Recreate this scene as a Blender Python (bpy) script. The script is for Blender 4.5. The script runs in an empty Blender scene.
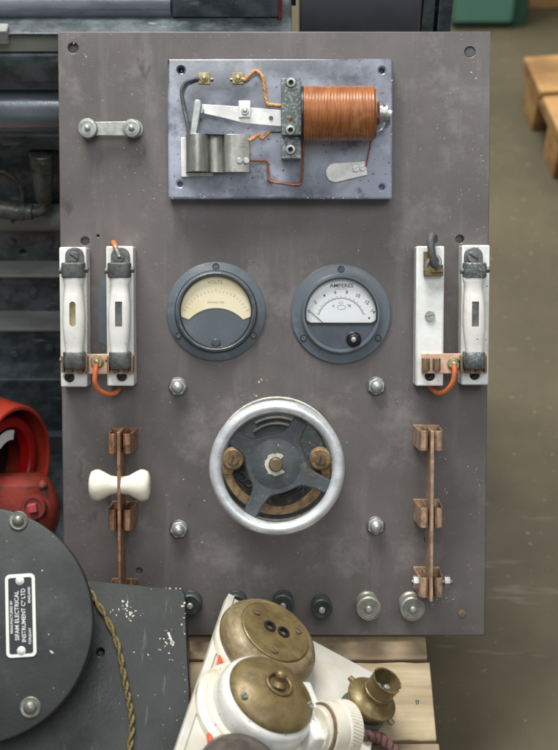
import bpy, bmesh, math, random
from mathutils import Vector, Matrix
R = math.radians
random.seed(7)
scene = bpy.context.scene
COL = scene.collection

# ------------------------------------------------------------------ camera geometry
F = 1400.0                 # focal length in photo pixels (750 high)
U = 0.0009                 # metres per unit of the local frames
ELEV = R(41.0)             # elevation of the panel normal
PITCH = ELEV + R(3.9)
DIR = Vector((0, math.cos(PITCH), -math.sin(PITCH)))
UPV = Vector((0, math.sin(PITCH), math.cos(PITCH)))
RGT = Vector((1, 0, 0))
CAM = -DIR * F * U


def ray(x, y):
    return DIR * F + RGT * (x - 279) - UPV * (y - 375)


class Fr:
    """a local frame; its coordinates are in units of U metres"""
    def __init__(s, o, X, Y, Z):
        s.o, s.X, s.Y, s.Z = Vector(o), Vector(X).normalized(), Vector(Y).normalized(), Vector(Z).normalized()

    def hit(s, x, y, h=0.0):
        w = ray(x, y)
        t = (h * U + (s.o - CAM).dot(s.Z)) / w.dot(s.Z)
        return s.loc(CAM + w * t)

    def loc(s, q):
        q = q - s.o
        return Vector((q.dot(s.X), q.dot(s.Y), q.dot(s.Z))) / U

    def world(s, p):
        return s.o + (s.X * p[0] + s.Y * p[1] + s.Z * p[2]) * U

    def matrix(s):
        m = Matrix((s.X, s.Y, s.Z)).transposed().to_4x4()
        m.translation = s.o
        return m


# ------------------------------------------------------------------ materials
def lin(r, g, b):
    f = lambda c: (c / 255 / 12.92) if c / 255 <= 0.04045 else ((c / 255 + 0.055) / 1.055) ** 2.4
    return (f(r), f(g), f(b), 1.0)


def mat(name, base, rough=0.5, metal=0.0, c2=None, scale=25.0, amt=0.6, lo=0.42, hi=0.62,
        speck=None, speck_scale=900.0, speck_t=0.66, scratch=None, scratch_dir=(1, 14, 1), scratch_t=0.68, scratch_scale=60,
        blotch=None, blotch_scale=8.0, blotch_lo=0.5, blotch_hi=0.72, bump=0.15, bump_scale=350.0, rvar=0.12, coat=0.0,
        stretch=(1, 1, 1), spec=0.5, drip=None, drip_scale=45, drip_lo=0.56, drip_hi=0.8, drip_amt=0.5):
    m = bpy.data.materials.new(name)
    m.use_nodes = True
    nt = m.node_tree
    N, Lk = nt.nodes, nt.links
    bs = N['Principled BSDF']
    tc = N.new('ShaderNodeTexCoord')
    oi = N.new('ShaderNodeObjectInfo')
    mul = N.new('ShaderNodeMath'); mul.operation = 'MULTIPLY'; mul.inputs[1].default_value = 3.7
    Lk.new(oi.outputs['Random'], mul.inputs[0])
    add = N.new('ShaderNodeVectorMath'); add.operation = 'ADD'
    Lk.new(tc.outputs['Object'], add.inputs[0]); Lk.new(mul.outputs[0], add.inputs[1])
    vec = add.outputs[0]

    def noise(sc, det=6, rg=0.62, st=None):
        v = vec
        if st and tuple(st) != (1, 1, 1):
            mp = N.new('ShaderNodeMapping'); mp.inputs['Scale'].default_value = st
            Lk.new(vec, mp.inputs['Vector']); v = mp.outputs[0]
        n = N.new('ShaderNodeTexNoise')
        n.inputs['Scale'].default_value = sc; n.inputs['Detail'].default_value = det
        n.inputs['Roughness'].default_value = rg
        Lk.new(v, n.inputs['Vector'])
        return n.outputs['Fac']

    def ramp(src, a, b, top=1.0):
        r = N.new('ShaderNodeMapRange'); r.clamp = True
        r.inputs['From Min'].default_value = a; r.inputs['From Max'].default_value = b
        r.inputs['To Max'].default_value = top
        Lk.new(src, r.inputs['Value'])
        return r.outputs[0]

    def mix(f, a, b):
        x = N.new('ShaderNodeMix'); x.data_type = 'RGBA'
        Lk.new(f, x.inputs[0])
        if isinstance(a, tuple): x.inputs[6].default_value = a
        else: Lk.new(a, x.inputs[6])
        if isinstance(b, tuple): x.inputs[7].default_value = b
        else: Lk.new(b, x.inputs[7])
        return x.outputs[2]

    col = base
    n1 = noise(scale, st=stretch)
    if c2: col = mix(ramp(n1, lo, hi, amt), col, c2)
    if blotch: col = mix(ramp(noise(blotch_scale, 8, 0.7), blotch_lo, blotch_hi, 0.85), col, blotch)
    if drip: col = mix(ramp(noise(drip_scale, 5, 0.65, (1, 0.13, 1)), drip_lo, drip_hi, drip_amt), col, drip)
    if scratch: col = mix(ramp(noise(scratch_scale, 4, 0.6, scratch_dir), scratch_t, scratch_t + 0.06, 0.8), col, scratch)
    if speck: col = mix(ramp(noise(speck_scale, 2, 0.5), speck_t, speck_t + 0.04, 0.9), col, speck)
    if isinstance(col, tuple): bs.inputs['Base Color'].default_value = col
    else: Lk.new(col, bs.inputs['Base Color'])
    rr = N.new('ShaderNodeMapRange')
    rr.inputs['From Min'].default_value = 0.3; rr.inputs['From Max'].default_value = 0.7
    rr.inputs['To Min'].default_value = max(0.02, rough - rvar); rr.inputs['To Max'].default_value = min(1, rough + rvar)
    Lk.new(noise(scale * 1.7, 5), rr.inputs['Value']); Lk.new(rr.outputs[0], bs.inputs['Roughness'])
    bs.inputs['Metallic'].default_value = metal
    bs.inputs['Specular IOR Level'].default_value = spec
    if coat:
        bs.inputs['Coat Weight'].default_value = coat; bs.inputs['Coat Roughness'].default_value = 0.08
    if bump:
        b = N.new('ShaderNodeBump'); b.inputs['Strength'].default_value = bump; b.inputs['Distance'].default_value = 0.0006
        Lk.new(noise(bump_scale, 5), b.inputs['Height']); Lk.new(b.outputs[0], bs.inputs['Normal'])
    return m


M = {}
M['board'] = mat('aged_slate_grey', lin(86, 81, 79), 0.44, c2=lin(112, 106, 104), scale=11, amt=0.7, lo=0.34, hi=0.7,
                 blotch=lin(138, 133, 131), blotch_scale=17, blotch_lo=0.54, blotch_hi=0.78,
                 speck=lin(140, 137, 133), speck_scale=460, speck_t=0.71, scratch=lin(64, 60, 58), scratch_dir=(1, 0.5, 1),
                 scratch_t=0.675, scratch_scale=30, bump=0.18, bump_scale=700, drip=lin(136, 131, 132), drip_scale=38)
M['enamel'] = mat('blue_black_enamel', lin(46, 54, 70), 0.17, c2=lin(170, 176, 192), scale=9, amt=0.9, lo=0.42, hi=0.6,  # pale patches and streaks put the plate's reflections into the colour
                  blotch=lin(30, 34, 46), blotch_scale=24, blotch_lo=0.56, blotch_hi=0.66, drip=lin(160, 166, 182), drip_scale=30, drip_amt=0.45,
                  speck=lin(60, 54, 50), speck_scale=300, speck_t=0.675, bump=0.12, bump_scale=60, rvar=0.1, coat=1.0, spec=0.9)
M['enamel_chip'] = mat('chipped_enamel', lin(205, 208, 212), 0.5)
M['porcelain'] = mat('white_porcelain', lin(234, 235, 232), 0.24, c2=lin(205, 204, 196), scale=40, amt=0.6,
                     blotch=lin(152, 147, 132), blotch_scale=34, blotch_lo=0.57, blotch_hi=0.8, bump=0.12, bump_scale=160, coat=0.4,
                     speck=lin(84, 80, 72), speck_scale=260, speck_t=0.72)
M['glaze'] = mat('white_glazed_porcelain', lin(230, 229, 223), 0.18, c2=lin(214, 211, 201), scale=50, amt=0.6, blotch=lin(168, 160, 140), blotch_scale=36, blotch_lo=0.58, blotch_hi=0.82, bump=0.06,
                 bump_scale=120, coat=0.6, speck=lin(70, 66, 60), speck_scale=240, speck_t=0.725)
M['switchwhite'] = mat('worn_white_glaze', lin(212, 212, 207), 0.2, c2=lin(196, 194, 185), scale=45, amt=0.7, blotch=lin(158, 148, 126), blotch_scale=34,
                       blotch_lo=0.59, blotch_hi=0.8, bump=0.15, bump_scale=160, coat=0.5, speck=lin(80, 72, 60), speck_scale=260, speck_t=0.715)
M['cover'] = mat('mottled_dull_brass', lin(140, 124, 92), 0.46, 0.15, c2=lin(110, 94, 66), scale=55, amt=0.9, blotch=lin(160, 146, 116), blotch_scale=36,
                 blotch_lo=0.54, blotch_hi=0.7, speck=lin(78, 66, 48), speck_scale=320, speck_t=0.69, bump=0.25, stretch=(1, 1, 4))
M['dirtyglaze'] = mat('stained_cream_porcelain', lin(214, 209, 193), 0.3, c2=lin(206, 199, 180), scale=34, amt=0.9,
                      blotch=lin(150, 134, 108), blotch_scale=30, blotch_lo=0.58, blotch_hi=0.76, bump=0.25, bump_scale=200, coat=0.3,
                      speck=lin(96, 84, 68), speck_scale=320, speck_t=0.71)
M['cream'] = mat('cream_porcelain', lin(236, 230, 212), 0.3, c2=lin(222, 214, 192), scale=60, amt=0.6, coat=0.3, bump=0.05)
M['steel_dull'] = mat('dull_steel', lin(122, 123, 122), 0.42, 0.75, c2=lin(88, 88, 86), scale=120, amt=0.8, bump=0.3, bump_scale=900)
M['steel_dark'] = mat('dark_oxidised_steel', lin(108, 110, 108), 0.46, 0.35, c2=lin(72, 73, 71), scale=140, amt=0.8, bump=0.35, bump_scale=900)
M['nickel'] = mat('tarnished_nickel', lin(172, 174, 168), 0.4, 0.6, c2=lin(140, 143, 138), scale=160, amt=0.7, bump=0.15)
M['bright'] = mat('bright_plated_steel', lin(190, 192, 190), 0.36, 0.7, c2=lin(144, 146, 146), scale=90, amt=0.7, bump=0.08)
M['chrome'] = mat('worn_chrome', lin(234, 236, 238), 0.32, 0.5, c2=lin(186, 190, 192), scale=60, amt=0.7,
                  blotch=lin(150, 148, 142), blotch_scale=42, blotch_lo=0.6, blotch_hi=0.72, speck=lin(92, 88, 80), speck_scale=420, speck_t=0.7,
                  bump=0.12, bump_scale=300)
M['galv'] = mat('galvanised_steel', lin(96, 102, 101), 0.5, 0.45, c2=lin(146, 152, 150), scale=420, amt=0.9, lo=0.48, hi=0.6, bump=0.25)
M['alu'] = mat('matt_grey_sheet', lin(176, 176, 168), 0.34, 0.8, c2=lin(140, 140, 130), scale=70, amt=0.8, bump=0.12, stretch=(1, .3, 1))
M['whitemetal'] = mat('whitened_metal', lin(226, 227, 224), 0.36, 0.15, c2=lin(188, 188, 184), scale=70, amt=0.7, bump=0.1,
                      speck=lin(120, 118, 112), speck_scale=500, speck_t=0.74)
M['wirecoil'] = mat('varnished_copper_wire', lin(160, 96, 46), 0.4, 0.05, c2=lin(124, 72, 34), scale=60, amt=0.85,
                    blotch=lin(186, 134, 82), blotch_scale=60, blotch_lo=0.54, blotch_hi=0.72, coat=0.35, bump=0.2, stretch=(6, 1, 1))
M['copper'] = mat('pinkish_copper', lin(220, 182, 158), 0.5, 0.2, c2=lin(196, 154, 128), scale=110, amt=0.8,
                  blotch=lin(150, 120, 98), blotch_scale=90, blotch_lo=0.58, blotch_hi=0.7, bump=0.15)
M['copperwire'] = mat('bare_copper_wire', lin(176, 112, 84), 0.4, 0.6, c2=lin(128, 84, 66), scale=200, amt=0.8, bump=0.1)
M['braid'] = mat('frayed_copper_braid', lin(226, 176, 124), 0.5, 0.25, c2=lin(166, 112, 66), scale=700, amt=0.9, bump=0.6, bump_scale=1500)
M['switchcopper'] = mat('aged_switch_copper', lin(196, 164, 138), 0.42, 0.45, c2=lin(152, 124, 98), scale=120, amt=0.85,
                        blotch=lin(122, 108, 80), blotch_scale=75, blotch_lo=0.52, blotch_hi=0.64, scratch=lin(222, 192, 166), scratch_dir=(1, .25, 1), scratch_scale=220, scratch_t=0.62, bump=0.15)
M['switchcopper_dark'] = mat('browned_switch_copper', lin(166, 122, 94), 0.42, 0.45, c2=lin(118, 92, 70), scale=120, amt=0.85,
                             blotch=lin(84, 74, 54), blotch_scale=75, blotch_lo=0.52, blotch_hi=0.64, scratch=lin(206, 158, 126), scratch_dir=(1, .25, 1), scratch_scale=220, scratch_t=0.62, bump=0.15)
M['brass'] = mat('aged_brass', lin(130, 112, 76), 0.42, 0.4, c2=lin(94, 78, 52), scale=60, amt=0.8,
                 blotch=lin(96, 86, 62), blotch_scale=40, blotch_lo=0.55, blotch_hi=0.7, bump=0.15, stretch=(1, 5, 1))
M['brass_olive'] = mat('olive_patina_brass', lin(126, 110, 72), 0.42, 0.3, c2=lin(98, 81, 50), scale=75, amt=0.8,
                       blotch=lin(92, 80, 56), blotch_scale=50, blotch_lo=0.54, blotch_hi=0.7, bump=0.2, speck=lin(70, 60, 42), speck_scale=500, speck_t=0.7)
M['brass_brown'] = mat('brown_tarnished_brass', lin(126, 109, 84), 0.46, 0.25, c2=lin(100, 83, 62), scale=50, amt=0.85,
                       blotch=lin(152, 136, 110), blotch_scale=30, blotch_lo=0.55, blotch_hi=0.7, bump=0.15, stretch=(1, 1, 5))
M['rustbrass'] = mat('rusty_brass', lin(152, 128, 94), 0.6, 0.2, c2=lin(112, 86, 58), scale=150, amt=0.9,
                     blotch=lin(196, 182, 150), blotch_scale=160, blotch_lo=0.58, blotch_hi=0.68, bump=0.5, bump_scale=800)
M['screwbrass'] = mat('yellowed_brass_screw', lin(168, 156, 118), 0.42, 0.5, c2=lin(128, 114, 78), scale=200, amt=0.8)
M['meter'] = mat('blue_grey_meter_case', lin(88, 97, 104), 0.42, c2=lin(98, 107, 114), scale=30, amt=0.8,
                 blotch=lin(126, 134, 140), blotch_scale=34, blotch_lo=0.54, blotch_hi=0.75, bump=0.12, speck=lin(150, 156, 160), speck_scale=600, speck_t=0.75)
M['meterdark'] = mat('dark_meter_case', lin(66, 73, 82), 0.4, c2=lin(76, 84, 94), scale=40, amt=0.8, bump=0.1)
M['black'] = mat('black_lacquer', lin(28, 29, 32), 0.35, c2=lin(40, 42, 45), scale=60, amt=0.6)
M['dialcream'] = mat('yellowed_dial_card', lin(252, 241, 206), 0.6, c2=lin(244, 226, 176), scale=40, amt=0.7, bump=0)
M['dialwhite'] = mat('white_dial_card', lin(248, 250, 250), 0.6, c2=lin(240, 245, 246), scale=40, amt=0.5, bump=0)
M['ink'] = mat('faded_black_ink', lin(52, 54, 58), 0.7, bump=0)
M['ink_faint'] = mat('faint_brown_ink', lin(168, 150, 108), 0.7, bump=0)
M['hole'] = mat('dark_hole', lin(20, 20, 20), 0.9, bump=0)
M['spider'] = mat('dark_cast_iron', lin(82, 87, 90), 0.55, 0.1, c2=lin(58, 62, 65), scale=60, amt=0.9, blotch=lin(112, 108, 98), blotch_scale=60, blotch_lo=0.53, blotch_hi=0.72,
                  speck=lin(160, 164, 175), speck_scale=330, speck_t=0.715, bump=0.5, bump_scale=500)
M['rheobase'] = mat('blue_black_moulding', lin(62, 69, 71), 0.5, c2=lin(82, 88, 87), scale=50, amt=0.8,
                    blotch=lin(116, 102, 80), blotch_scale=55, blotch_lo=0.52, blotch_hi=0.7, bump=0.6, bump_scale=260, speck=lin(130, 124, 108), speck_scale=240, speck_t=0.67)
M['whitepaint'] = mat('old_white_paint', lin(206, 204, 192), 0.7, c2=lin(176, 170, 152), scale=200, amt=0.8, bump=0.5, bump_scale=900)
M['orange'] = mat('orange_insulation', lin(214, 118, 70), 0.5, c2=lin(190, 98, 56), scale=120, amt=0.6, bump=0.1)
M['redwire'] = mat('red_insulation', lin(212, 78, 46), 0.45, bump=0.05)
M['sleeve'] = mat('dark_sleeved_wire', lin(70, 72, 72), 0.6, c2=lin(96, 98, 98), scale=300, amt=0.7, bump=0.4, bump_scale=1500)
M['termgrey'] = mat('grey_green_terminal', lin(158, 158, 148), 0.42, 0.45, c2=lin(128, 130, 118), scale=160, amt=0.7, bump=0.1)
M['termdark'] = mat('dark_green_terminal', lin(58, 66, 64), 0.45, 0.35, c2=lin(84, 92, 88), scale=160, amt=0.7, bump=0.2)
M['lid'] = mat('scuffed_black_sheet', lin(25, 28, 26), 0.44, c2=lin(34, 38, 35), scale=16, amt=0.9,
               blotch=lin(54, 57, 46), blotch_scale=9, blotch_lo=0.52, blotch_hi=0.75, speck=lin(120, 128, 126), speck_scale=420, speck_t=0.735,
               scratch=lin(72, 80, 78), scratch_dir=(1, .15, 1), scratch_scale=160, scratch_t=0.63, bump=0.25)
M['drum'] = mat('dusty_black_paint', lin(33, 37, 35), 0.54, c2=lin(44, 49, 46), scale=18, amt=0.9,
                blotch=lin(68, 74, 71), blotch_scale=22, blotch_lo=0.54, blotch_hi=0.8, speck=lin(140, 145, 145), speck_scale=330, speck_t=0.735, bump=0.3)
M['plateblack'] = mat('black_nameplate_field', lin(22, 24, 30), 0.4, bump=0)
M['platewhite'] = mat('pale_nameplate_metal', lin(214, 216, 210), 0.45, 0.2, bump=0.05)
M['screwdusty'] = mat('dusty_dome_screw', lin(128, 128, 118), 0.38, 0.5, c2=lin(96, 97, 92), scale=120, amt=0.8)
M['cord'] = mat('olive_gold_braided_cotton', lin(128, 112, 68), 0.85, c2=lin(80, 74, 44), scale=500, amt=0.9, bump=0.8, bump_scale=1800)
M['maroon'] = mat('maroon_braided_cotton', lin(110, 76, 74), 0.85, c2=lin(76, 58, 54), scale=500, amt=0.9, bump=0.8, bump_scale=1800)
M['whiteboard'] = mat('off_white_painted_board', lin(206, 203, 193), 0.45, c2=lin(190, 185, 170), scale=26, amt=0.8,
                      blotch=lin(168, 160, 140), blotch_scale=22, blotch_lo=0.6, blotch_hi=0.78, speck=lin(90, 80, 66), speck_scale=300, speck_t=0.735, bump=0.12)
M['wood'] = mat('weathered_pallet_wood', lin(174, 158, 128), 0.8, c2=lin(140, 122, 94), scale=38, amt=0.9, stretch=(0.09, 1, 1),
                blotch=lin(132, 112, 84), blotch_scale=9, blotch_lo=0.55, blotch_hi=0.72, scratch=lin(104, 86, 60),
                scratch_dir=(0.05, 1, 1), scratch_scale=130, scratch_t=0.63, bump=0.5, bump_scale=260)
M['wood_grey'] = mat('greyed_pallet_wood', lin(150, 132, 106), 0.8, c2=lin(112, 96, 76), scale=38, amt=0.9, stretch=(0.09, 1, 1),
                     blotch=lin(96, 82, 62), blotch_scale=9, blotch_lo=0.52, blotch_hi=0.68, scratch=lin(84, 70, 52),
                     scratch_dir=(0.05, 1, 1), scratch_scale=130, scratch_t=0.62, bump=0.5, bump_scale=260)
M['wood_far'] = mat('honey_pallet_wood', lin(182, 142, 90), 0.8, c2=lin(140, 104, 62), scale=30, amt=0.95, stretch=(1, 0.1, 1), bump=0.3, blotch=lin(118, 88, 56), blotch_scale=7, blotch_lo=0.53, blotch_hi=0.7)
M['darkgreen'] = mat('verdigris_base', lin(62, 78, 62), 0.6, c2=lin(88, 96, 74), scale=120, amt=0.8, bump=0.3)
M['bakelite'] = mat('dark_brown_bakelite', lin(72, 64, 58), 0.3, c2=lin(96, 88, 80), scale=60, amt=0.7, bump=0.1)
M['floor'] = mat('stained_concrete', lin(95, 86, 64), 0.65, c2=lin(77, 70, 52), scale=5, amt=0.9, lo=0.35, hi=0.65,
                 blotch=lin(62, 60, 46), blotch_scale=3.4, blotch_lo=0.5, blotch_hi=0.7, speck=lin(120, 116, 96), speck_scale=120, speck_t=0.69, scratch=lin(120, 116, 96),
                 scratch_dir=(0.25, 1.6, 1), scratch_scale=16, scratch_t=0.645, bump=0.1, bump_scale=60)
M['mblack'] = mat('oily_black_machine_paint', lin(60, 68, 71), 0.34, c2=lin(96, 105, 109), scale=40, amt=0.9,
                  blotch=lin(98, 90, 76), blotch_scale=26, blotch_lo=0.56, blotch_hi=0.74, scratch=lin(130, 136, 134),
                  scratch_dir=(0.3, 1, 1), scratch_scale=80, scratch_t=0.63, speck=lin(130, 134, 130), speck_scale=260, speck_t=0.725, bump=0.5, bump_scale=140)
M['mgrey'] = mat('grey_machine_paint', lin(146, 148, 143), 0.42, c2=lin(108, 112, 108), scale=26, amt=0.85, stretch=(.3, 1, 1),
                 blotch=lin(98, 90, 74), blotch_scale=16, blotch_lo=0.56, blotch_hi=0.75, bump=0.4, bump_scale=160)
M['mpipe'] = mat('grey_painted_pipe', lin(140, 147, 154), 0.22, 0.4, c2=lin(104, 111, 118), scale=26, amt=0.85, stretch=(.25, 1, 1),
                 blotch=lin(104, 86, 70), blotch_scale=18, blotch_lo=0.6, blotch_hi=0.75, bump=0.3, bump_scale=120)
M['mcase'] = mat('smooth_grey_casing', lin(98, 104, 110), 0.4, 0.1, c2=lin(88, 94, 100), scale=20, amt=0.7, bump=0.1)
M['hose'] = mat('dull_grey_fitting', lin(104, 106, 100), 0.45, 0.4, c2=lin(70, 72, 68), scale=90, amt=0.85, bump=0.4, speck=lin(170, 172, 168), speck_scale=300, speck_t=0.68)
M['red'] = mat('faded_red_paint', lin(192, 66, 46), 0.45, c2=lin(164, 52, 36), scale=26, amt=0.8,
               blotch=lin(120, 52, 38), blotch_scale=30, blotch_lo=0.56, blotch_hi=0.72, bump=0.25, speck=lin(90, 44, 34), speck_scale=260, speck_t=0.7)
M['redbright'] = mat('bright_red_paint', lin(178, 22, 20), 0.35, c2=lin(150, 18, 16), scale=40, amt=0.7, bump=0.1)
M['redrust'] = mat('grimy_red_casting', lin(144, 48, 35), 0.55, c2=lin(100, 42, 31), scale=50, amt=0.9,
                   blotch=lin(74, 46, 36), blotch_scale=30, blotch_lo=0.52, blotch_hi=0.68, bump=0.7, bump_scale=260)
M['pink'] = mat('pinkish_red_bolt', lin(190, 86, 88), 0.45, c2=lin(160, 58, 60), scale=150, amt=0.8)
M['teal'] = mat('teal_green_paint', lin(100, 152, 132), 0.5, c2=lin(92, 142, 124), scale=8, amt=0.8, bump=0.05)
M['tealdark'] = mat('darker_teal_green', lin(44, 84, 66), 0.5, bump=0.05)  # darker copy of the teal, for the side strip and plinth
M['ochre'] = mat('ochre_board', lin(136, 116, 52), 0.6, c2=lin(120, 100, 44), scale=10, amt=0.8, bump=0.1)


def glass_mat():
    m = bpy.data.materials.new('meter_glass'); m.use_nodes = True
    nt = m.node_tree; nt.nodes.remove(nt.nodes['Principled BSDF'])
    out = nt.nodes['Material Output']
    t = nt.nodes.new('ShaderNodeBsdfTransparent'); g = nt.nodes.new('ShaderNodeBsdfGlossy')
    g.inputs['Roughness'].default_value = 0.06
    lw = nt.nodes.new('ShaderNodeLayerWeight'); lw.inputs['Blend'].default_value = 0.5
    pw = nt.nodes.new('ShaderNodeMath'); pw.operation = 'POWER'; pw.inputs[1].default_value = 4.0
    f = nt.nodes.new('ShaderNodeMath'); f.operation = 'MULTIPLY_ADD'; f.inputs[1].default_value = 0.6; f.inputs[2].default_value = 0.05
    nt.links.new(lw.outputs['Facing'], pw.inputs[0]); nt.links.new(pw.outputs[0], f.inputs[0])
    x = nt.nodes.new('ShaderNodeMixShader')
    nt.links.new(f.outputs[0], x.inputs[0]); nt.links.new(t.outputs[0], x.inputs[1]); nt.links.new(g.outputs[0], x.inputs[2])
    nt.links.new(x.outputs[0], out.inputs['Surface'])
    return m


M['glass'] = glass_mat()

# ------------------------------------------------------------------ mesh builder
CENTER = {}


def catmull(pts, n=6):
    pts = [Vector(p) for p in pts]
    if len(pts) < 3: return pts
    P = [pts[0] * 2 - pts[1]] + pts + [pts[-1] * 2 - pts[-2]]
    out = []
    for i in range(1, len(P) - 2):
        a, b, c, d = P[i - 1], P[i], P[i + 1], P[i + 2]
        for k in range(n):
            t = k / n
            out.append(0.5 * ((2 * b) + (c - a) * t + (2 * a - 5 * b + 4 * c - d) * t * t + (3 * b - a - 3 * c + d) * t ** 3))
    out.append(pts[-1])
    return out


def axis_matrix(o, z, xhint=(1, 0, 0)):
    z = Vector(z).normalized(); x = Vector(xhint)
    x = (x - z * x.dot(z))
    if x.length < 1e-5: x = Vector((0, 1, 0)) - z * z.y
    x.normalize(); y = z.cross(x)
    m = Matrix((x, y, z)).transposed().to_4x4(); m.translation = Vector(o)
    return m


class MB:
    def __init__(s): s.b = bmesh.new()

    def faces(s, vs, fs, Mx=None):
        v = [s.b.verts.new((Mx @ Vector(p)) if Mx else Vector(p)) for p in vs]
        for f in fs:
            try: s.b.faces.new([v[i] for i in f])
            except ValueError: pass
        return v

    def rings(s, rings, closed=True, caps=(True, True), Mx=None):
        n = len(rings[0]); vs = [p for r in rings for p in r]; fs = []
        for i in range(len(rings) - 1):
            for j in range(n if closed else n - 1):
                k = (j + 1) % n
                fs.append((i * n + j, i * n + k, (i + 1) * n + k, (i + 1) * n + j))
        if closed and caps[0]: fs.append(tuple(range(n))[::-1])
        if closed and caps[1]: fs.append(tuple((len(rings) - 1) * n + j for j in range(n)))
        s.faces(vs, fs, Mx); return s

    def box(s, x0, x1, y0, y1, z0, z1, Mx=None):
        return s.prism([(x0, y0), (x1, y0), (x1, y1), (x0, y1)], z0, z1, Mx)

    def prism(s, poly, z0, z1, Mx=None):
        return s.rings([[(p[0], p[1], z0) for p in poly], [(p[0], p[1], z1) for p in poly]], Mx=Mx)

    def ext_x(s, poly_yz, x0, x1):
        return s.rings([[(x0, p[0], p[1]) for p in poly_yz], [(x1, p[0], p[1]) for p in poly_yz]])

    def ext_y(s, poly_xz, y0, y1):
        return s.rings([[(p[0], y0, p[1]) for p in poly_xz], [(p[0], y1, p[1]) for p in poly_xz]])

    def cyl(s, p0, p1, r0, r1=None, seg=28, xh=(1, 0, 0)):
        r1 = r0 if r1 is None else r1
        p0, p1 = Vector(p0), Vector(p1)
        m = axis_matrix(p0, p1 - p0, xh); L = (p1 - p0).length
        c = [(math.cos(2 * math.pi * i / seg), math.sin(2 * math.pi * i / seg)) for i in range(seg)]
        return s.rings([[(x * r0, y * r0, 0) for x, y in c], [(x * r1, y * r1, L) for x, y in c]], Mx=m)

    def lathe(s, prof, Mx=None, seg=48, a0=0.0, a1=2 * math.pi, closed_prof=False):
        full = abs(a1 - a0 - 2 * math.pi) < 1e-6
        n = seg if full else seg + 1
        cs = [(math.cos(a0 + (a1 - a0) * i / seg), math.sin(a0 + (a1 - a0) * i / seg)) for i in range(n)]
        if full and not closed_prof:
            return s.rings([[(x * max(r, 1e-3), y * max(r, 1e-3), z) for x, y in cs] for r, z in prof], Mx=Mx,
                           caps=(True, True))
        pr = list(prof)
        rings = [[(x * r, y * r, z) for r, z in pr] for x, y in cs]
        if full:
            vs = [p for r in rings for p in r]; k = len(pr); fs = []
            for i in range(n):
                i2 = (i + 1) % n
                for j in range(k):
                    j2 = (j + 1) % k
                    fs.append((i * k + j, i2 * k + j, i2 * k + j2, i * k + j2))
            s.faces(vs, fs, Mx); return s
        return s.rings(rings, Mx=Mx)

    def torus(s, c, Rr, r, seg=72, sub=16, rz=None, Mx=None, a0=0, a1=2 * math.pi):
        rz = rz or r
        pr = [(Rr + r * math.cos(2 * math.pi * k / sub), c[2] + rz * math.sin(2 * math.pi * k / sub)) for k in range(sub)]
        m = Mx if Mx else Matrix.Translation((c[0], c[1], 0))
        return s.lathe(pr, m, seg, a0, a1, closed_prof=True)

    def tube(s, pts, r, seg=8, n=6, smooth=True):
        P = catmull(pts, n) if smooth else [Vector(p) for p in pts]
        rings = []; up = Vector((0.31, 0.17, 0.93)); x = None
        for i, p in enumerate(P):
            t = (P[min(i + 1, len(P) - 1)] - P[max(i - 1, 0)])
            if t.length < 1e-9: continue
            t.normalize()
            x = (up - t * up.dot(t)) if x is None else (x - t * x.dot(t))
            if x.length < 1e-4: x = Vector((1, 0, 0)) - t * t.x
            x.normalize(); y = t.cross(x)
            rr = r(i / (len(P) - 1)) if callable(r) else r
            rings.append([p + x * rr * math.cos(2 * math.pi * k / seg) + y * rr * math.sin(2 * math.pi * k / seg) for k in range(seg)])
        return s.rings(rings)

    def twist(s, pts, off, r, strands=2, turns=10, seg=8, n=14, ph=0.0, wob=0.0):
        P = catmull(pts, n); L = [0]
        for i in range(1, len(P)): L.append(L[-1] + (P[i] - P[i - 1]).length)
        for k in range(strands):
            Q = []
            for i, p in enumerate(P):
                t = (P[min(i + 1, len(P) - 1)] - P[max(i - 1, 0)]).normalized()
                x = Vector((0, 0, 1)) - t * t.z
                if x.length < 1e-4: x = Vector((1, 0, 0))
                x.normalize(); y = t.cross(x)
                a = ph + 2 * math.pi * (turns * L[i] / L[-1] + k / strands) + wob * math.sin(9 * L[i] / L[-1])
                Q.append(p + x * off * math.cos(a) + y * off * math.sin(a))
            s.tube(Q, r, seg, smooth=False)
        return s

    def loft(s, stations, Mx=None, seg=28, pw=3.0):
        rings = []
        for (cx, cy, cz, hw, hd) in stations:   # sections lie in the x-z plane, stacked along y
            ring = []
            for k in range(seg):
                a = 2 * math.pi * k / seg; c, d = math.cos(a), math.sin(a)
                ring.append((cx + hw * math.copysign(abs(c) ** (2 / pw), c), cy, cz + hd * math.copysign(abs(d) ** (2 / pw), d)))
            rings.append(ring)
        return s.rings(rings, Mx=Mx)

    def ball(s, c, r, rz=None, seg=20, lat=8, half=True):
        rz = rz or r
        a0 = 0 if half else -math.pi / 2
        prof = [(r * math.cos(a0 + (math.pi / 2 - a0) * k / lat), c[2] + rz * math.sin(a0 + (math.pi / 2 - a0) * k / lat)) for k in range(lat + 1)]
        return s.lathe(prof, Matrix.Translation((c[0], c[1], 0)), seg)

    def hexn(s, c, r, h, seg=6, rot=0.0):
        return s.prism([(c[0] + r * math.cos(rot + 2 * math.pi * k / seg), c[1] + r * math.sin(rot + 2 * math.pi * k / seg)) for k in range(seg)], c[2], c[2] + h)

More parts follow.
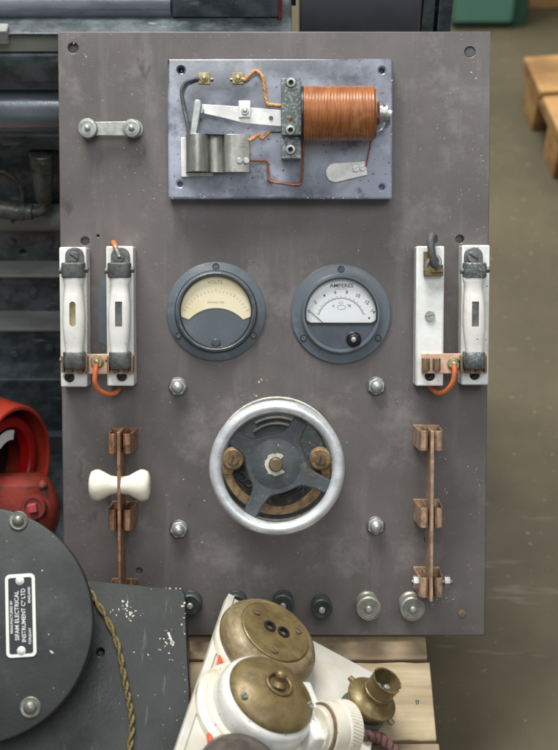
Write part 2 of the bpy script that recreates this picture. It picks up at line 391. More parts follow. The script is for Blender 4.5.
    def screw(s, c, r, h=2.0, rot=0.6, slot=True):
        """a cheese-head screw whose slot is a real groove: two half heads and the floor between them"""
        x, y, z = c[0], c[1], c[2]
        g = r * 0.16
        if not slot: return s.cyl((x, y, z), (x, y, z + h), r, r * 0.9, 20)
        s.cyl((x, y, z), (x, y, z + h * 0.45), r, r, 20)
        for sg in (1, -1):
            a0 = math.asin(g / r)
            pl = [(r * 0.97 * math.cos(a0 + (math.pi - 2 * a0) * k / 10), sg * r * 0.97 * math.sin(a0 + (math.pi - 2 * a0) * k / 10)) for k in range(11)]
            ca, sa = math.cos(rot), math.sin(rot)
            pl = [(x + px * ca - py * sa, y + px * sa + py * ca) for px, py in pl]
            if sg < 0: pl = pl[::-1]
            s.prism(pl, z + h * 0.4, z + h)
        return s

    def text(s, txt, x, y, z, size, rot=0.0, th=0.25, sx=1.0, bold=0.0):
        cu = bpy.data.curves.new('lettering', 'FONT'); cu.body = txt; cu.size = size
        cu.align_x = 'CENTER'; cu.align_y = 'CENTER'; cu.extrude = th / 2; cu.offset = bold; cu.resolution_u = 3
        ob = bpy.data.objects.new('lettering', cu); COL.objects.link(ob)
        bpy.context.view_layer.update()
        me = bpy.data.meshes.new_from_object(ob.evaluated_get(bpy.context.evaluated_depsgraph_get()))
        m = Matrix.Translation((x, y, z)) @ Matrix.Rotation(rot, 4, 'Z') @ Matrix.Diagonal((sx, 1, 1, 1))
        s.faces([v.co for v in me.vertices], [tuple(p.vertices) for p in me.polygons], m)
        bpy.data.objects.remove(ob); bpy.data.curves.remove(cu); bpy.data.meshes.remove(me)
        return s

    def flakes(s, n, fx, fy, z, rmin, rmax, th=0.3):
        for _ in range(n):
            x, y = fx(), fy(); rr = random.uniform(rmin, rmax); k = random.randint(5, 8); e = random.uniform(0.4, 1); ro = random.uniform(0, 3)
            pl = []
            for i in range(k):
                a = 2 * math.pi * i / k; q = rr * random.uniform(0.5, 1)
                px, py = q * math.cos(a), q * e * math.sin(a)
                pl.append((x + px * math.cos(ro) - py * math.sin(ro), y + px * math.sin(ro) + py * math.cos(ro)))
            s.prism(pl, z, z + th)
        return s

    def mesh(s, name, ang=38):
        bmesh.ops.remove_doubles(s.b, verts=s.b.verts, dist=1e-5)
        bmesh.ops.recalc_face_normals(s.b, faces=s.b.faces)
        for f in s.b.faces: f.smooth = True
        for e in s.b.edges:
            if len(e.link_faces) == 2 and e.calc_face_angle(0) > R(ang): e.smooth = False
        me = bpy.data.meshes.new(name); s.b.to_mesh(me); s.b.free()
        return me

    def build(s, name, m, parent=None, bevel=0.0, ang=38, label=None, holes=None, seg=2):
        me = s.mesh(name, ang)
        if holes is not None:
            hm = holes.mesh('cutter')
            a = bpy.data.objects.new('t', me); b = bpy.data.objects.new('c', hm)
            COL.objects.link(a); COL.objects.link(b)
            md = a.modifiers.new('b', 'BOOLEAN'); md.object = b; md.solver = 'EXACT'; md.operation = 'DIFFERENCE'
            bpy.context.view_layer.update()
            me2 = bpy.data.meshes.new_from_object(a.evaluated_get(bpy.context.evaluated_depsgraph_get()))
            bpy.data.objects.remove(a); bpy.data.objects.remove(b); bpy.data.meshes.remove(me); bpy.data.meshes.remove(hm)
            bm = bmesh.new(); bm.from_mesh(me2)
            for f in bm.faces: f.smooth = True
            for e in bm.edges: e.smooth = not (len(e.link_faces) == 2 and e.calc_face_angle(0) > R(ang))
            bm.to_mesh(me2); bm.free(); me2.name = name; me = me2
        me.transform(Matrix.Scale(U, 4))
        me.materials.clear(); me.materials.append(m)
        lo = [min(v.co[i] for v in me.vertices) for i in range(3)]; hi = [max(v.co[i] for v in me.vertices) for i in range(3)]
        c = Vector([(lo[i] + hi[i]) / 2 for i in range(3)])
        me.transform(Matrix.Translation(-c))
        o = bpy.data.objects.new(name, me); COL.objects.link(o)
        CENTER[o.name] = c
        if parent is not None:
            o.parent = parent; o.location = c - CENTER.get(parent.name, Vector())
        else:
            o.location = c
        if bevel:
            bv = o.modifiers.new('edge', 'BEVEL'); bv.width = bevel * U; bv.segments = seg; bv.limit_method = 'ANGLE'; bv.angle_limit = R(40)
            bv.harden_normals = False
        if label: o['label'] = label
        return o


def thing(name, fr, label, cat, group=None, kind=None):
    o = bpy.data.objects.new(name, None); COL.objects.link(o)
    o.matrix_world = fr.matrix(); o.empty_display_size = 0.05
    if label: o['label'] = label; o['category'] = cat
    if group: o['group'] = group
    if kind: o['kind'] = kind
    CENTER[o.name] = Vector()
    return o


def struct(o, fr):
    w = fr.matrix() @ o.location
    o.matrix_world = Matrix.Translation(w) @ fr.matrix().to_3x3().to_4x4()
    o['kind'] = 'structure'
    return o


# ------------------------------------------------------------------ frames
PN = Vector((0, -math.cos(ELEV), math.sin(ELEV))); PV = Vector((0, math.sin(ELEV), math.cos(ELEV)))
PC = Fr((0, 0, 0), RGT, PV, PN)
bl = PC.hit(65, 636); br = PC.hit(485, 635); tl = PC.hit(57, 31); tr = PC.hit(491, 32)
XL = (bl.x + tl.x) / 2; XR = (br.x + tr.x) / 2; YB = (bl.y + br.y) / 2; YT = (tl.y + tr.y) / 2
PF = Fr(PC.world((0, YB, 0)), RGT, PV, PN)       # origin: foot of the panel
H = PF.hit
BH = YT - YB
ZB = (PF.o - PN * 11 * U).z - 0.0                # top of the pallet (back lower edge of the board)
ZB = min(ZB, PF.o.z - PV.z * 0)
ZF = ZB - 0.13

# ------------------------------------------------------------------ the control panel
panel = thing('control_panel', PF, 'grey slate switchboard panel with two meters, a handwheel and white fuse holders', 'control panel')
holes = MB()
for (x, y, r) in ((73, 48, 5), (85, 241, 4.2), (460, 239, 4), (470, 52, 5), (139, 571, 3), (427, 540, 3), (98, 236, 1.2)):
    p = H(x, y); holes.cyl((p.x, p.y, -6), (p.x, p.y, 3), r)
MB().box(XL, XR, 0, BH, -12, 0).build('board', M['board'], panel, 1.0, holes=holes)
p = H(470, 52); MB().cyl((p.x, p.y, -5), (p.x, p.y, -1), 4.6).build('hole_plug', M['spider'], panel)
fl = MB()
fl.flakes(16, lambda: random.uniform(XL + 6, XR - 6), lambda: random.uniform(6, BH - 6), 0.0, 0.5, 1.3)
for (x, y, n, sp, r) in ((262, 379, 2, 2, 2.0), (88, 55, 4, 2, 1.3), (138, 150, 4, 6, 1.1), (474, 77, 4, 4, 1.4), (450, 98, 3, 4, 1.3), (478, 160, 4, 4, 1.5),
                         (446, 457, 3, 3, 1.2), (478, 475, 7, 6, 1.2), (447, 490, 4, 3, 1.5), (240, 404, 6, 8, 1.5), (70, 40, 3, 3, 1.4), (150, 180, 6, 14, 1.3), (416, 596, 5, 16, 1.2), (449, 598, 4, 5, 1.4), (434, 604, 3, 5, 1.3), (472, 562, 3, 4, 1.3)):
    c = H(x, y)
    fl.flakes(n, lambda: min(XR - 4, max(XL + 4, random.gauss(c.x, sp))), lambda: random.gauss(c.y, sp), 0.0, r * .4, r * .8)
fl.build('paint_fleck', M['whitepaint'], panel)['kind'] = 'stuff'
# scuffed pale scrape beside a fuse base
c = H(103, 312, 0)
MB().prism([(c.x - 4, c.y - 30), (c.x + 3, c.y - 34), (c.x + 6, c.y), (c.x + 4, c.y + 30), (c.x - 1, c.y + 33), (c.x - 5, c.y + 18)], 0.0, 0.25).build('bare_patch', M['meter'], panel)


a, b = H(459, 62, 0), H(458, 205, 0)
MB().box(a.x - .35, a.x + .35, b.y, a.y, 0.02, 0.2).build('scribed_line', M['meter'], panel)


# ---- shorting link
def link_part():
    a, b = H(88, 128.5, 12), H(132, 128.5, 12)
    l = MB()
    pl = [(a.x - 4, a.y - 6.5), (b.x - 8, b.y - 7)]
    for k in range(13):
        t = -math.pi / 2 + math.pi * k / 12
        pl.append((b.x + 1 + 10 * math.cos(t), b.y + 9 * math.sin(t)))
    pl += [(b.x - 8, b.y + 7), (a.x - 4, a.y + 6.5)]
    l.prism(pl, 8, 11)
    o = l.build('shorting_link', M['nickel'], panel, 0.6)
    for q, r in ((a, 9.6), (b, 8.8)):
        MB().lathe([(r * .8, 0), (r * .8, 8)], Matrix.Translation((q.x, q.y, 0)), 32).build('pillar', M['nickel'], o)
        n = MB()
        prof = [(r - .6, 11), (r, 11.6), (r, 16), (r - .8, 17), (r * .68, 17.2), (r * .64, 16.7), (r * .38, 16.7), (r * .36, 17.6), (0, 17.6)]
        n.lathe(prof, Matrix.Translation((q.x, q.y, 0)), 40)
        nn = n.build('knurled_nut', M['nickel'], o, 0)
        MB().lathe([(2.6, 17), (2.6, 20), (1.6, 20.8), (0, 21)], Matrix.Translation((q.x, q.y, 0)), 20).build('stud', M['bright'], o)


link_part()


# ---- cut-out relay
def relay():
    h0 = 22.0
    a, b = H(168, 199, h0), H(393, 58.5, h0)
    hl = MB()
    for (x, y) in ((181, 70), (382, 70.5), (180, 184), (382, 187)):
        p = H(x, y, h0); hl.cyl((p.x, p.y, h0 - 9), (p.x, p.y, h0 + 3), 2.7)
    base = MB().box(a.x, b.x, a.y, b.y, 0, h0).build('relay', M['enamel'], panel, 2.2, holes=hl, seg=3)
    base['label'] = 'electromagnetic relay with orange coil on a shiny blue black plate'
    ch = MB()
    for k in range(22):
        e = random.choice('bbbbtr')
        x, y = (random.uniform(a.x + 4, b.x - 4), a.y + random.uniform(0.5, 2.2)) if e == 'b' else ((random.uniform(a.x + 4, b.x - 4), b.y - random.uniform(.5, 1.6)) if e == 't' else (b.x - random.uniform(.6, 1.6), random.uniform(a.y + 4, b.y - 4)))
        ch.flakes(1, lambda: x, lambda: y, h0 - .1, .5, 1.3, .2)
    c = H(206, 196, h0); ch.flakes(6, lambda: random.gauss(c.x, 4), lambda: random.gauss(c.y + 2, 1.5), h0 - .05, .6, 1.6, .15)
    ch.build('chipped_edge', M['enamel_chip'], base)['kind'] = 'stuff'
    z = h0
    for i, (x, y) in enumerate(((204, 78), (238, 78))):
        p = H(x, y, z + 5); t = MB()
        w = 5.6
        t.prism([(p.x - w, p.y - w * .9), (p.x + w, p.y - w), (p.x + w * .95, p.y + w), (p.x - w, p.y + w * .9)], z, z + 3.2)
        t.cyl((p.x, p.y, z + 3), (p.x, p.y, z + 5), 4.2, 3.8).ball((p.x, p.y, z + 5), 2.6, 1.5)
        t.cyl((p.x + (6 if i == 0 else -8), p.y - 1, z + 2), (p.x + (9 if i == 0 else -5), p.y - 1, z + 2), 1.4)
        t.build('terminal_nut', M['screwbrass'], base, 0.4)
    MB().tube([H(x, y, z + q) for x, y, q in ((199, 78.5, 4), (193, 79.5, 6), (185, 83, 8), (181.5, 92, 9), (184, 108, 10), (187, 122, 14), (190, 138, 16))], 1.9, 10).build('sleeved_wire', M['sleeve'], base)
    w = MB()
    w.twist([H(x, y, z + q) for x, y, q in ((241, 79, 3), (246, 79.5, 5), (250, 75, 8), (256, 71, 9), (262, 76, 10), (264.5, 87, 9), (267, 103, 8), (273, 105, 8), (281, 106, 9))], 1.1, 1.0, 3, 16)
    w.build('copper_braid', M['braid'], base)
    w = MB()
    w.twist([H(x, y, z + q) for x, y, q in ((249, 141, 14), (254, 138, 13), (258, 135, 12), (262, 138.5, 11), (267, 134, 11), (270, 131.5, 11))], 1.2, 1.0, 3, 9)
    w.build('copper_braid', M['braid'], base)
    MB().cyl(H(269, 131.5, z + 11), H(283, 131.3, z + 11), 1.9).build('pin', M['steel_dull'], base)
    # armature
    ap = [H(x, y, z + 18) for x, y in ((200, 104), (240, 106.5), (281, 110), (281.5, 126.5), (262, 125), (243, 123), (226, 118.5), (201, 113))]
    arm = MB().prism([(p.x, p.y) for p in ap], z + 16, z + 18).build('armature', M['whitemetal'], base, 0.4)
    e = MB(); p0, p1 = H(194, 128, z + 22), H(201, 99, z + 22)
    p0, p1 = H(193, 136, z + 20), H(197.5, 104, z + 22); du = (p1 - p0); du.z = 0; du.normalize(); dv = Vector((du.y, -du.x, 0))
    pl = [p0 - dv * 3.6, p0 + dv * 3.6]
    for k in range(9):
        t = math.pi * k / 8; pl.append(p1 + dv * 4.2 * math.cos(t) + du * 4.6 * math.sin(t))
    e.prism([(q.x, q.y) for q in pl], z + 15, z + 22)
    q2 = H(204, 112, z + 20); e.box(p1.x, q2.x, q2.y - 2, q2.y + 3.5, z + 16, z + 20)
    e.build('armature_end', M['bright'], arm, 1.2)
    p = H(244.5, 109, z + 20); e = MB()
    e.box(p.x - 5.6, p.x + 5.6, p.y - 8, p.y + 8, z + 18, z + 20.5)
    e.build('washer_plate', M['whitemetal'], arm, 0.4)
    e = MB(); e.hexn((p.x + .5, p.y - 2, z + 20.5), 3.8, 2.4).ball((p.x + .5, p.y - 2, z + 22.9), 2.0, 1.0)
    e.build('bolt', M['bright'], arm, 0.3)
    p = H(271, 118, z + 18); MB().cyl((p.x, p.y, z + 18), (p.x, p.y, z + 19.2), 2.0).build('rivet', M['steel_dark'], arm)
    # pole bracket
    q0, q1 = H(281, 158.5, z + 24), H(301.5, 77.5, z + 24)
    br_ = MB()
    br_.ext_y([(q0.x, z + 20), (q1.x, z + 20), (q1.x, z + 24), (q0.x, z + 24)], q0.y + 22, q1.y - 4)
    br_.box(q0.x, q1.x, q0.y, q0.y + 19, z + 16, z + 19.5).box(q0.x, q1.x - 1, q1.y - 22, q1.y, z, z + 21).box(q0.x, q1.x - 1, q0.y + 2, q0.y + 24, z, z + 17)
    brk = br_.build('pole_bracket', M['galv'], base, 0.8)
    for (x, y, zz) in ((291, 82.5, 24), (290.5, 130, 24), (290.5, 149.5, 19.5)):
        p = H(x, y, z + zz + 1); s = MB()
        s.lathe([(5.0, z + zz), (5.0, z + zz + 1.2), (4.3, z + zz + 2.2), (2.6, z + zz + 2.4), (2.2, z + zz + 1.0), (0, z + zz + 1.0)], Matrix.Translation((p.x, p.y, 0)), 24)
        s.build('eyelet', M['nickel'], base); MB().cyl((p.x, p.y, z + zz + .9), (p.x, p.y, z + zz + 1.3), 2.1, seg=16).build('eyelet_hole', M['hole'], base)
    p = H(290, 118, z + 24); MB().ball((p.x, p.y, z + 24), 2.3, 1.4).build('rivet', M['rustbrass'], base)
    # coil
    zc = z + 29
    a_, b_ = H(303, 113.5, zc), H(374, 113.5, zc)
    L = b_.x - a_.x; m = axis_matrix((a_.x, (a_.y + b_.y) / 2, zc), (1, 0, 0), (0, 1, 0))
    prof = [(0, 0), (26.2, 0)]
    nt_ = 23
    for k in range(nt_):
        x0 = L * k / nt_; x1 = L * (k + 1) / nt_
        for t in (0.0, .2, .5, .8): prof.append((24.9 + 1.15 * math.sin(math.pi * min(1, max(0, t + .1))) + random.uniform(-.12, .12), x0 + (x1 - x0) * t))
    prof += [(26.2, L - 1), (25.2, L), (0, L)]
    MB().lathe(prof, m, 56).build('coil', M['wirecoil'], base, ang=70)
    MB().lathe([(25.6, -1.8), (25.6, -.1), (0, -.1)], m, 40).build('coil_cheek', M['black'], base)
    MB().lathe([(23.5, L + .1), (23.5, L + 1.4), (0, L + 1.4)], m, 40).build('coil_cheek', M['brass_brown'], base)
    e = MB(); e.lathe([(11, L + 1.4), (11, L + 5), (0, L + 5)], m, 6); e.build('core_nut', M['redrust'], base, .5)
    e = MB(); e.lathe([(10, L + 5), (10, L + 7.5), (8, L + 7.5), (8, L + 11), (9.4, L + 11), (9.4, L + 12.5), (0, L + 12.5)], m, 28); e.build('core_washer', M['nickel'], base)
    e = MB(); e.lathe([(3.6, L + 12), (3.6, L + 16), (2.6, L + 17), (0, L + 17)], m, 16); e.build('core_end', M['whitemetal'], base)
    w = MB()
    for k in range(4):
        w.tube([H(x, y, z + q) for x, y, q in ((373 + k, 136 - k, 12 + k), (379 + k, 132 - k, 12), (384 + k * .8, 130 - 2 * k, 13), (390, 124 - 3 * k, 14 + 3 * k), (387, 117 - 2 * k, 22))], .6, 6)
    w.tube([H(x, y, z + q) for x, y, q in ((374, 103, 40), (379, 101, 38), (385, 106, 34), (389, 112, 30))], .5, 6)
    w.build('loose_wire', M['bright'], base)
    MB().tube([H(x, y, z + q) for x, y, q in ((371, 138, 14), (370, 146, 10), (368, 156, 7), (366, 166, 4))], .9, 8).build('copper_lead', M['copperwire'], base)
    # oblong tag
    c1, c2 = H(335.5, 172.5, z + 3), H(366.5, 167.5, z + 3)
    dx = (c2 - c1).normalized(); nx = Vector((-dx.y, dx.x, 0)); pl = []
    for k in range(13):
        t = math.pi / 2 + math.pi * k / 12
        pl.append(c1 + dx * 9.4 * math.cos(t) + nx * 9.4 * math.sin(t))
    pl += [c2 - nx * 7.2, c2 + nx * 6.4]
    tg = MB().prism([(p.x, p.y) for p in pl], z, z + 2.4).build('oblong_tag', M['whitemetal'], base, .5)
    for (x, y) in ((356, 168.5), (362.5, 167.5)):
        p = H(x, y, z + 3); MB().screw((p.x, p.y, z + 2.4), 3.2, 2.2, .4).build('screw', M['bright'], base)
    # wavy pole shoe
    x0 = H(185, 150, z + 20).x; x1 = H(208, 150, z + 20).x; x2 = H(224, 150, z + 8).x; x3 = H(250, 150, z + 14).x
    top = [(x0, z + 2)]
    for k in range(17):
        t = math.pi - math.pi * k / 16; top.append((x0 + (x1 - x0) / 2 * (1 + math.cos(t)), z + 9 + 14 * math.sin(t)))
    top += [(x1 + .4, z + 6), (x1 + 2.5, z + 4.5), (x2 - 2.5, z + 5.0), (x2 - .8, z + 6.5), (x2 + .6, z + 13), (x2 + 3, z + 14.6), (x2 + 8, z + 15), (x3 - 1, z + 14), (x3, z + 13.5)]
    bot = [(x, max(z + .2, q - 2.2)) for x, q in top][::-1]
    yb, yt = H(215, 172, z + 16).y, H(215, 134, z + 16).y
    shoe = MB().ext_y(top + bot, yb, yt).build('pole_shoe', M['alu'], base, .4, ang=50)
    MB().box(x0 - 5, x0 + 3, yb - 4, yt - 2, z, z + 5).box(x0 - 3, x1 + 4, yb - 3, yb + 6, z, z + 4).build('shoe_foot', M['whitemetal'], shoe, .5)
    for (x, y) in ((239.5, 160.5), (246.5, 160.5)):
        p = H(x, y, z + 18); MB().cyl((p.x, p.y, z + 10), (p.x, p.y, z + 17.2), 3.1, 2.8).build('screw', M['bright'], shoe, .3)
    MB().tube([H(x, y, z + q) for x, y, q in ((250, 160.5, 10), (258, 160.5, 7), (265.5, 161, 5), (268, 166, 4), (268.5, 177, 3), (272, 181.5, 3), (285, 183.5, 3), (297, 184.5, 3), (301, 182, 3), (302.5, 170, 6), (303, 155, 12), (303.5, 140, 16))], 1.25, 8, 8).build('copper_lead', M['copperwire'], base)


relay()


# ---- meters
def meter(cx, cy, kind):
    c = H(cx, cy, 5); tr_ = Matrix.Translation((c.x, c.y, 0)); b = MB()
    rf = 49.3 if kind == 'v' else 50.0
    ri = 39.5 if kind == 'v' else 38.6
    b.lathe([(rf, 0), (rf, 2.2), (rf - 1.2, 3.4), (ri + 1.5, 4.4), (ri + .8, 5), (ri + .5, 9), (ri - .7, 10.2), (ri - 3.0, 10.2), (ri - 3.6, 9.4), (ri - 3.6, 3), (0, 3)], tr_, 72)
    lab = 'meter with a yellowed blank crescent dial' if kind == 'v' else 'ammeter with a white scale window and small knob'
    o = b.build('voltmeter' if kind == 'v' else 'ammeter', M['meter'], panel, label=lab)
    for a in (90, 213, 327):
        p = (c.x + (rf + ri) / 2 * math.cos(R(a)), c.y + (rf + ri) / 2 * math.sin(R(a)))
        fs = MB().lathe([(3.5, 3.0), (3.5, 4.3), (2.7, 4.3), (2.7, 3.4)], Matrix.Translation((p[0], p[1], 0)), 22).build('screw_well', M['black'], o)
        MB().screw((p[0], p[1], 3.4), 2.3, 1.5, a).build('flange_screw', M['steel_dark'], o)
    if kind == 'v':
        MB().torus((c.x, c.y, 10.0), ri - 1.7, 1.0, 72, 10, .9).build('bezel_ring', M['steel_dull'], o)
        MB().torus((c.x, c.y, 9.2), ri - 3.9, .9, 72, 10).torus((c.x, c.y, 6.2), ri + .8, .8, 72, 8).build('gasket', M['black'], o)
        MB().lathe([(ri - 4, 3.1), (ri - 4, 4.2), (0, 4.2)], tr_, 64).build('dial_mask', M['meter'], o)
        pl = []
        ro = ri - 4.6; a0 = 187
        for k in range(41):
            a = R(-8 + (196) * k / 40); pl.append((c.x + ro * math.cos(a), c.y + ro * math.sin(a)))
        cy2, r2 = c.y - 34, 37.5
        for k in range(25):
            a = R(136 - 92 * k / 24); pl.append((c.x + r2 * math.cos(a), cy2 + r2 * math.sin(a)))
        dial = MB().prism(pl, 4.3, 4.9).build('dial_card', M['dialcream'], o)
        t = MB()
        t.text('VOLTS', c.x - 1, c.y + 29, 5.0, 5, 0, .12)
        for k in range(21):
            a = R(26 + 128 * k / 20); l = 3.5 if k % 5 else 6
            m = Matrix.Translation((c.x, c.y - 14, 0)) @ Matrix.Rotation(a, 4, 'Z')
            t.box(33, 33 + l * .6, -.22, .22, 4.9, 5.05, m)
        t.text('MOVING COIL', c.x, c.y + 9, 5.0, 2.6, 0, .12)
        t.build('dial_marking', M['ink_faint'], dial)
        MB().lathe([(4.4, 4), (4.4, 9), (3.6, 10.2), (0, 10.4)], Matrix.Translation((c.x, c.y - 31, 0)), 24).build('zero_screw', M['meterdark'], o, .3)
        MB().lathe([(ri - 3.7, 8.3), (ri - 3.7, 8.8), (0, 8.8)], tr_, 64).build('glass', M['glass'], o)
    else:
        rb = ri - 2.5
        # black moulded front with a D shaped opening
        def dshape(r, yb_, cr):
            pl = []
            a0 = math.asin(max(-1, min(1, yb_ / r)))
            for k in range(41):
                a = a0 + cr + (math.pi - 2 * (a0 + cr)) * k / 40; pl.append((c.x + r * math.cos(a), c.y + r * math.sin(a)))
            xl = r * math.cos(a0 + cr) - 3
            pl += [(c.x - xl - 2.0, c.y + yb_ + 1.6), (c.x - xl + 1, c.y + yb_), (c.x + xl - 1, c.y + yb_), (c.x + xl + 2.0, c.y + yb_ + 1.6)]
            return pl
        hl = MB().prism(dshape(34.8, -8.6, .07), 4.2, 20)
        MB().lathe([(rb, 3.1), (rb, 8.6), (rb - 1, 9.4), (0, 9.4)], tr_, 72).build('front_moulding', M['meterdark'], o, holes=hl)
        rim_o, rim_i = dshape(36.2, -10.0, .07), dshape(34.6, -8.4, .07)
        n = len(rim_o); rm = MB()
        rg = [[(p[0], p[1], z) for p in q] for q, z in ((rim_o, 9.2), (rim_o, 10.6), (rim_i, 10.6), (rim_i, 4.6))]
        rm.rings(rg, caps=(False, False)).build('window_rim', M['black'], o)
        MB().torus((c.x, c.y, 7.5), ri - 1.6, .9, 72, 8).build('gasket', M['black'], o)
        dial = MB().prism(dshape(34.6, -8.4, .07), 4.3, 4.8).build('dial_card', M['dialwhite'], o)
        t = MB(); t.text('AMPERES', c.x + .5, c.y + 28.0, 4.9, 5.4, 0, .12, 1.08, .06)
        t.box(c.x - 6, c.x + 6, c.y + 24.6, c.y + 24.9, 4.8, 4.95)
        cy0 = c.y - 14
        for k, s_ in enumerate(('0', '2', '4', '6', '8', '10', '12', '14')):
            a = R(158 - 136 * k / 7)
            t.text(s_, c.x + 37 * math.cos(a) * .92, cy0 + 5 + 31 * math.sin(a), 4.9, 4.8, (a - math.pi / 2) * .6, .12, 1, .05)
        for k in range(57):
            a = R(160 - 140 * k / 56)
            m = Matrix.Translation((c.x, cy0 + 5, 0)) @ Matrix.Diagonal((.96, 1, 1, 1)) @ Matrix.Rotation(a, 4, 'Z')
            t.box(24.6, 27.2 if k % 4 == 0 else 25.8, -.14, .14, 4.8, 4.95, m)
        for rr in (24.4,):
            pts = [Vector((c.x + rr * .96 * math.cos(R(160 - 140 * k / 40)), cy0 + 5 + rr * math.sin(R(160 - 140 * k / 40)), 4.85)) for k in range(41)]
            t.tube(pts, .17, 6, 1, False)
        t.text('A', c.x - 7.5, c.y + 8, 4.9, 3.6, 0, .12).text('78', c.x + 8, c.y + 8, 4.9, 3.6, 0, .12)
        el = [Vector((c.x + .3 + 4 * math.cos(2 * math.pi * k / 24), c.y + 6.6 + 2.2 * math.sin(2 * math.pi * k / 24), 4.85)) for k in range(25)]
        t.tube(el, .16, 6, 1, False)
        el = [Vector((c.x + q[0], c.y + 11 + q[1], 4.85)) for q in ((-2, 0), (0, 2), (2, 0), (0, -1), (-2, 0))]
        t.tube(el, .16, 6, 1, False)
        t.ball((c.x + 28, c.y - 4, 4.8), 1.0, .3)
        t.build('dial_marking', M['ink'], dial)
        MB().tube([Vector((c.x - 18, c.y - 8.4, 5.8)), Vector((c.x - 30, c.y + 2, 5.8))], .3, 6, 1, False).build('needle', M['ink'], dial)
        MB().prism(dshape(34.5, -8.3, .07), 8.0, 8.5).build('glass', M['glass'], o)
        q = (c.x + 12.5, c.y - 25)
        kb = MB().lathe([(7.6, 9), (7.6, 10.4), (6.8, 11), (5.8, 10.2), (5.0, 10.4), (4.6, 14), (3.6, 14.8), (0, 15)], Matrix.Translation((q[0], q[1], 0)), 32).build('adjusting_knob', M['black'], o)
        MB().lathe([(2.6, 15), (2.4, 16), (0, 16.6)], Matrix.Translation((q[0] - .5, q[1], 0)), 18).build('knob_cap', M['nickel'], kb)


meter(216, 311.5, 'v')
meter(341, 314, 'a')


# ---- fuse holders
def carrier(parent, cx, topcap=True, slot='round', tilt=0.0, cap_m='steel_dark', win='glaze', z0=28.0):
    """porcelain fuse carrier with metal end caps, clipped on a base; cx, and y values are photo positions"""
    zt = z0 + 18
    P = lambda x, y, z=zt: H(x, y, z)
    y276, y363 = P(cx, 277).y, P(cx, 361).y
    L = y276 - y363; x = P(cx, 320).x
    st = []
    for t, hw, hd in ((0, 8.8, 8), (.02, 9.4, 8.8), (.07, 9.0, 8.6), (.13, 8.4, 8.2), (.22, 9.6, 9.4), (.35, 10.5, 10.4), (.5, 10.9, 10.8), (.65, 10.5, 10.4),
                      (.8, 9.4, 9.4), (.9, 8.7, 8.4), (.94, 9.8, 9.2), (.985, 10.3, 9.4), (1, 9.8, 9.0)):
        st.append((x + tilt * (t - .5), y363 + L * t, z0 + 11, hw, hd))
    hl = MB()
    ym, hw_, hh_ = P(cx, 314).y, 3.0, 12.0
    zf = z0 + 11 + 10.8
    pl = []
    if slot == 'round':
        for k in range(17):
            a = math.pi * k / 16; pl.append((x + hw_ * math.cos(a), ym + hh_ - hw_ + hw_ * math.sin(a)))
        for k in range(17):
            a = math.pi + math.pi * k / 16; pl.append((x + hw_ * math.cos(a), ym - hh_ + hw_ + hw_ * math.sin(a)))
    else:
        pl = [(x - 3.4, ym - 12), (x + 3.4, ym - 12), (x + 3.4, ym + 12), (x - 3.4, ym + 12)]
    hl.prism(pl, zf - 5.0, zf + 6)
    body = MB().loft(st).build('fuse_carrier', M['glaze'], parent, holes=hl, ang=50)
    MB().prism([(x + (p[0] - x) * 1.2, ym + (p[1] - ym) * 1.05) for p in pl], zf - 6.5, zf - 4.6).build('fuse_window', M[win], body) if False else None
    w = MB().prism([(x + (p[0] - x) * .98, ym + (p[1] - ym) * .99) for p in pl], zf - 5.2, zf - 3.6)
    w.build('fuse_window', M['screwbrass'] if win == 'y' else M['steel_dull'], parent)
    # top cap: band, ears and an eye with a screw
    yt0, yt1 = P(cx, 277).y, P(cx, 262.5).y
    cap = MB()
    cap.loft([(x, yt0 - 1, z0 + 11, 10.6, 10), (x, yt0 + 1, z0 + 11, 11.2, 10.8), (x, yt1 - 1, z0 + 11, 11.2, 10.8), (x, yt1, z0 + 11, 10.4, 9.8)], seg=32, pw=4)
    cap.cyl((x - 14, (yt0 + yt1) / 2 - 1, z0 + 12), (x - 10, (yt0 + yt1) / 2 - 1, z0 + 12), 3).cyl((x + 10, (yt0 + yt1) / 2, z0 + 12), (x + 14.5, (yt0 + yt1) / 2, z0 + 12), 3)
    cap.build('end_cap', M[cap_m], parent, .5)
    ye = P(cx, 256, z0 + 8).y
    e = MB(); pl = [(x - 9, yt1 - 1), (x + 9, yt1 - 1)]
    for k in range(13):
        a = math.pi * k / 12; pl.append((x + 9 * math.cos(a), ye + 8.6 * math.sin(a)))
    e.prism(pl, z0, z0 + 5)
    e.build('contact_lug', M['steel_dull'], parent, .6)
    MB().screw((x - 1, ye - 1, z0 + 5), 5.4, 3.5, 2.6).build('lug_screw', M['steel_dark'] if slot == 'round' else M['steel_dull'], parent, .3)
    # bottom cap and clip legs
    yb0, yb1 = P(cx, 369).y, P(cx, 352).y
    cap = MB()
    cap.loft([(x + .5, yb0, z0 + 11, 9, 8), (x + .5, yb0 + 2, z0 + 11, 10, 9.6), (x, yb1 - 1, z0 + 11, 10.6, 10.6), (x, yb1, z0 + 11, 10, 10)], seg=32, pw=4)
    cap.build('end_cap', M['steel_dark'] if cap_m != 'galv' else M['galv'], parent, .5)
    lg = MB()
    y0_ = P(cx, 372, z0 + 4).y
    for s in (-1, 1):
        lg.box(x + s * 11.6 - 1.2, x + s * 11.6 + 1.2, y0_, y0_ + 16, z0, z0 + 13)
        lg.box(x + s * 5 - 2.8, x + s * 5 + 2.8, y0_ - .5, y0_ + 5, z0 + 2, z0 + 11)
    lg.cyl((x - 15, y0_ + 12, z0 + 8), (x - 11, y0_ + 12, z0 + 8), 2.2)
    lg.build('spring_clip', M['brass_brown'], parent, .5)


